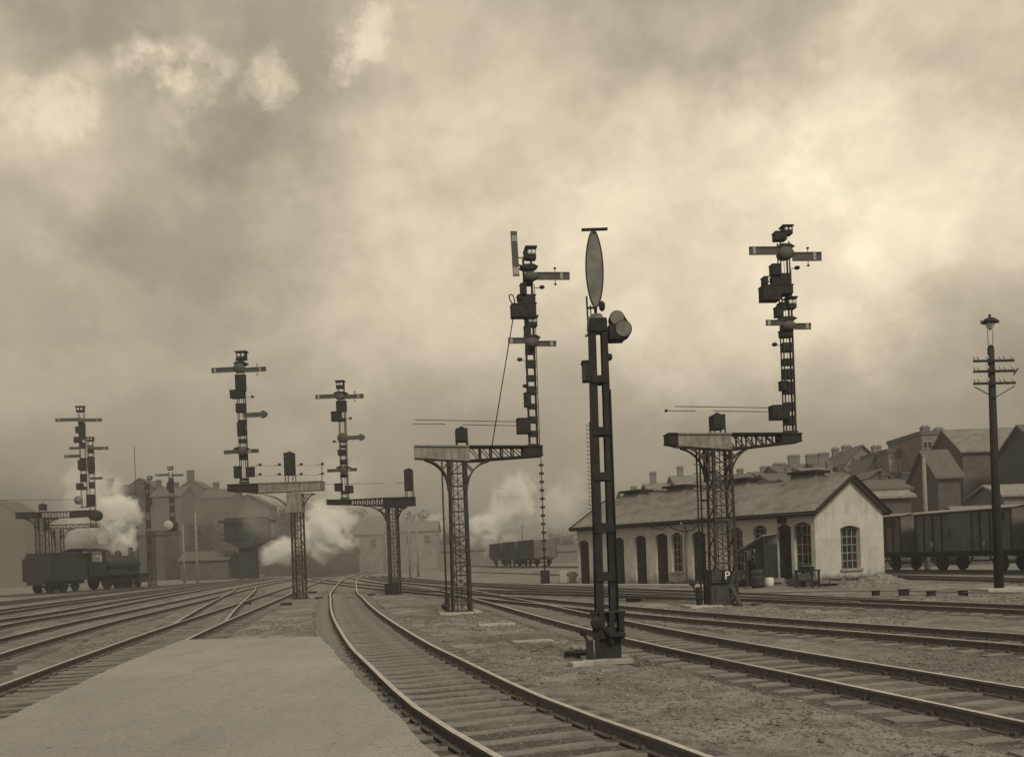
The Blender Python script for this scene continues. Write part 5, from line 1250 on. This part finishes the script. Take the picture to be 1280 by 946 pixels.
for i, (px, Y, h, wd, lb) in enumerate(TR): tree(px, Y, h, wd, lb, 20+i, 5200 if h < 4 else 2000)

# ------------------------------------------------------------------ small things on the ground
def plank(px0, py0, px1, py1, w, h, m, label, name='plank', cat='plank', lift=.0):
    a, c = at(px0, py0, .04), at(px1, py1, .04); b = MB(); d = Vector((c[0]-a[0], c[1]-a[1], 0)); L_ = d.length
    b.bx(-L_/2, L_/2, -w/2, w/2, -.03, h); o = b.build(name, [m], bevel=.008); o.location = ((a[0]+c[0])/2, (a[1]+c[1])/2, lift); o.rotation_euler = (0,0,math.atan2(d.y,d.x)); return tag(o, label, cat)
plank(626, 797, 685, 794.5, .14, .13, 'sleeper', 'dark timber baulk lying left of the tall disc post')
plank(640, 800.5, 690, 798, .4, .03, 'slab', 'pale thin slab just in front of the dark timber baulk', 'slab', 'slab')
plank(598, 780, 644, 778, .2, .05, 'slab', 'pale narrow slab between the bracket signal and the timber baulk', 'slab', 'slab')
plank(710, 817, 735, 818, .25, .09, 'steel', 'dark cable cover at the foot of the disc post', 'cable_cover', 'cover')
plank(713, 828, 738, 826, .22, .05, 'slab', 'pale slab at the front left foot of the disc post', 'slab', 'slab')
def point_box(px, py, label, sc=1.0, rz=0.0, group='point lever boxes beside the rails', lever=True):
    x, y = at(px, py); o = thing('point_lever_box', (x, y, 0), label, 'lever box', rz, group)
    MB().bx(-.35*sc,.35*sc,-.2*sc,.2*sc,-.02,(.16 if lever else .42)*sc).build('casing', ['steel'], o, bevel=.02); b = MB()
    if not lever: b.bx(-.4*sc,.4*sc,-.24*sc,.24*sc,.42*sc,.47*sc); b.build('lid', ['steel'], o); return; b.bar((0,0,.15*sc),(.25*sc,0,.5*sc),.035); b.lathe([(.05,-.04),(.09,0),(.05,.05)], (.25*sc,0,.5*sc), n=8); b.build('lever', ['steel'], o)
point_box(305, 756, 'dark point lever box between the two left platform tracks', .9)
point_box(358, 756, 'point lever box at the left foot of the left bracket signal', .7)
point_box(391, 741, 'nearer point lever box right of the left bracket signal', .7)
point_box(399, 748, 'farther right point lever box by the left bracket signal', .6)
point_box(437, 748, 'small point lever box between the rails of the curved track', .5)
point_box(464, 744, 'point lever box just right of the curved track', .6)
point_box(792, 751, 'point lever box in the open ground right of the disc post', .8)
point_box(1095, 744, 'leftmost point box in the row before the telegraph pole', .38, rz=.3, lever=False); point_box(1130, 744, 'second point box in the row before the telegraph pole', .48, rz=-.2, lever=False)
point_box(1164, 745, 'third point box in the row before the telegraph pole', .4, rz=.15, lever=False); point_box(1204, 745, 'point box just left of the telegraph pole foot', .42, rz=-.35, lever=False); point_box(945, 756, 'small point box to the right of the tower marked P', .4)
point_box(727, 816, 'small lever box beside the disc post base', .4)
# rodding runs
b = MB()
for off in (0, .14, .28):
    P = [at(930, 746), at(1060, 743), at(1160, 744), at(1278, 747)]; b.tube([(x, y+off, .14) for x, y in P], .018, 6)
for i in range(14): t = i/13; a, c = at(930, 746), at(1278, 747); 
tag(b.build('point_rodding', ['railside']), 'run of point rods before the shed and telegraph pole', 'rods')
# concrete markers near the far shed end
for px, py, lb in ((704, 727, 'pale stone block left of the shed end'), (716, 728, 'pale stone block touching the shed end')):
    x, y = at(px, py); b = MB(); b.bx(-.25,.25,-.25,.25,-.05,.75); tag(b.build('stone_block', ['slab'], loc=(x,y,0), bevel=.03), lb, 'stone block')
b = MB(); P = [L2W(-2,-1.4), L2W(8,-1.5), L2W(SL-6,-1.5)]
for a, c in zip(P[:-1], P[1:]): b.bar((a[0],a[1],.06), (c[0],c[1],.06), .9, .12)
tag(b.build('path', ['slab']), 'pale paved strip in front of the shed doors', 'path', kind='structure')

# ------------------------------------------------------------------ steam plumes (real volumes)
def steam(px, py, Y, rx, ry, rz, dens, label, tilt=0, nscale=.35, seed=0, thr=.42, col=(.995,.995,.99,1), name='steam_plume', soft=1.62):
    X, Z = world(px, py, Y)
    bm = bmesh.new(); bmesh.ops.create_icosphere(bm, subdivisions=3, radius=1.0)
    me = bpy.data.meshes.new('steam'); bm.to_mesh(me); bm.free(); o = bpy.data.objects.new(name, me); COL.objects.link(o)
    o.location = (X, Y, Z); o.scale = (rx, ry, rz); o.rotation_euler = (0, tilt, 0); tag(o, label, 'steam', 'steam and smoke over the yard', 'stuff')
    M = bpy.data.materials.new('steam_%d' % seed); M.use_nodes = True; t = M.node_tree; n = t.nodes; n.clear()
    tcn = n.new('ShaderNodeTexCoord'); out = n.new('ShaderNodeOutputMaterial'); pv = n.new('ShaderNodeVolumePrincipled')
    pv.inputs['Color'].default_value = col; pv.inputs['Anisotropy'].default_value = .1
    ln = n.new('ShaderNodeVectorMath'); ln.operation = 'LENGTH'; t.links.new(tcn.outputs['Object'], ln.inputs[0])
    geo = n.new('ShaderNodeNewGeometry'); nn = n.new('ShaderNodeTexNoise'); nn.inputs['Scale'].default_value = nscale; nn.inputs['Detail'].default_value = 6; nn.inputs['Roughness'].default_value = .6; nn.inputs['Distortion'].default_value = .6
    t.links.new(geo.outputs['Position'], nn.inputs['Vector'])
    def mm(op, a, b2):
        k_ = n.new('ShaderNodeMath'); k_.operation = op
        for i, v in enumerate((a, b2)):
            if isinstance(v, (int, float)): k_.inputs[i].default_value = v
            else: t.links.new(v, k_.inputs[i])
        return k_.outputs[0]
    rad = mm('SUBTRACT', 1.0, ln.outputs['Value'])
    v = mm('SUBTRACT', mm('ADD', mm('MULTIPLY', rad, 1.25), mm('MULTIPLY', nn.outputs['Fac'], 2.6)), soft)
    v = mm('MAXIMUM', v, 0.0); v = mm('MULTIPLY', mm('MULTIPLY', v, mm('MINIMUM', mm('MULTIPLY', mm('MAXIMUM', rad, 0.0), 1.8 if soft > 1.5 else 1.1), 1.0)), dens); t.links.new(v, pv.inputs['Density']); t.links.new(pv.outputs[0], out.inputs['Volume'])
    me.materials.append(M); return o
steam(146, 650, 97, 3.4, 2.6, 4.6, 12, 'white burst of steam right above the locomotive chimney', 0, .55, 1)
steam(150, 678, 96.5, 1.3, 1.2, 2.2, 14, 'fresh steam leaving the locomotive chimney', R(-10), .9, 20)
steam(112, 622, 100, 5.5, 3.5, 6.5, .7, 'thin smoke drifting up behind the far left signals', 0, .3, 2)
steam(88, 660, 99, 4.0, 2.5, 3.4, .35, 'steam hanging low over the locomotive cab', R(15), .5, 3)
steam(406, 664, 135, 5.4, 4.0, 5.2, 8, 'bright ground level steam right of the left bracket signal', 0, .4, 4)
steam(352, 690, 140, 4.0, 3, 2.8, 6, 'bright steam left of the left bracket signal, near the ground', R(-20), .45, 5)
steam(426, 610, 138, 6.5, 4, 7.5, .5, 'thin steam rising behind the slim bracket signal', R(20), .3, 6)
steam(636, 636, 195, 6.2, 5, 13, 3, 'slanting column of steam right of the third bracket signal', R(38), .22, 7)
steam(600, 664, 190, 4.2, 3, 4.6, 8, 'dense foot of the slanting steam column', R(20), .4, 8)
steam(704, 628, 200, 7, 5, 13, .45, 'faint smoke left of the tall disc post', R(40), .2, 9)
steam(542, 660, 200, 3.8, 3, 5.5, 1.0, 'small faint puff between two bracket signals', R(15), .35, 10)
steam(322, 652, 143, 5, 3, 5.5, .12, 'thin smoke in front of the signal cabin', R(15), .35, 11)

steam(178, 668, 172, 15, 9, 10, .20, 'dark smoke before the works right of the locomotive', R(20), .16, 12, col=(.42,.41,.40,1), name='dark_smoke', soft=1.46)
steam(250, 655, 176, 16, 9, 13, .16, 'dark smoke behind the pale far posts', R(-25), .15, 15, col=(.42,.41,.40,1), name='dark_smoke', soft=1.46)
steam(312, 672, 172, 14, 8, 9, .20, 'dark smoke behind the signal cabin stem', R(10), .18, 16, col=(.42,.41,.40,1), name='dark_smoke', soft=1.46)
steam(470, 670, 160, 24, 8, 12, .11, 'thin dark smoke around the pale two storey house', 0, .12, 13, col=(.5,.49,.48,1), name='dark_smoke', soft=1.4)
steam(20, 660, 150, 22, 10, 16, .16, 'dark smoke at the left edge of the yard', 0, .1, 14, col=(.42,.41,.40,1), name='dark_smoke', soft=1.4)

# ------------------------------------------------------------------ haze
hb = MB(); hb.bx(-1200, 1200, -60, 1500, -1.2, 34); hz_o = hb.build('haze', [])
M = bpy.data.materials.new('haze'); M.use_nodes = True; n = M.node_tree.nodes; n.clear()
pv = n.new('ShaderNodeVolumePrincipled'); pv.inputs['Color'].default_value = (.42,.42,.42,1); pv.inputs['Density'].default_value = .0018; pv.inputs['Anisotropy'].default_value = .0
out = n.new('ShaderNodeOutputMaterial'); M.node_tree.links.new(pv.outputs[0], out.inputs['Volume']); hz_o.data.materials.append(M)
tag(hz_o, 'smoky haze filling the yard', 'haze', kind='stuff')
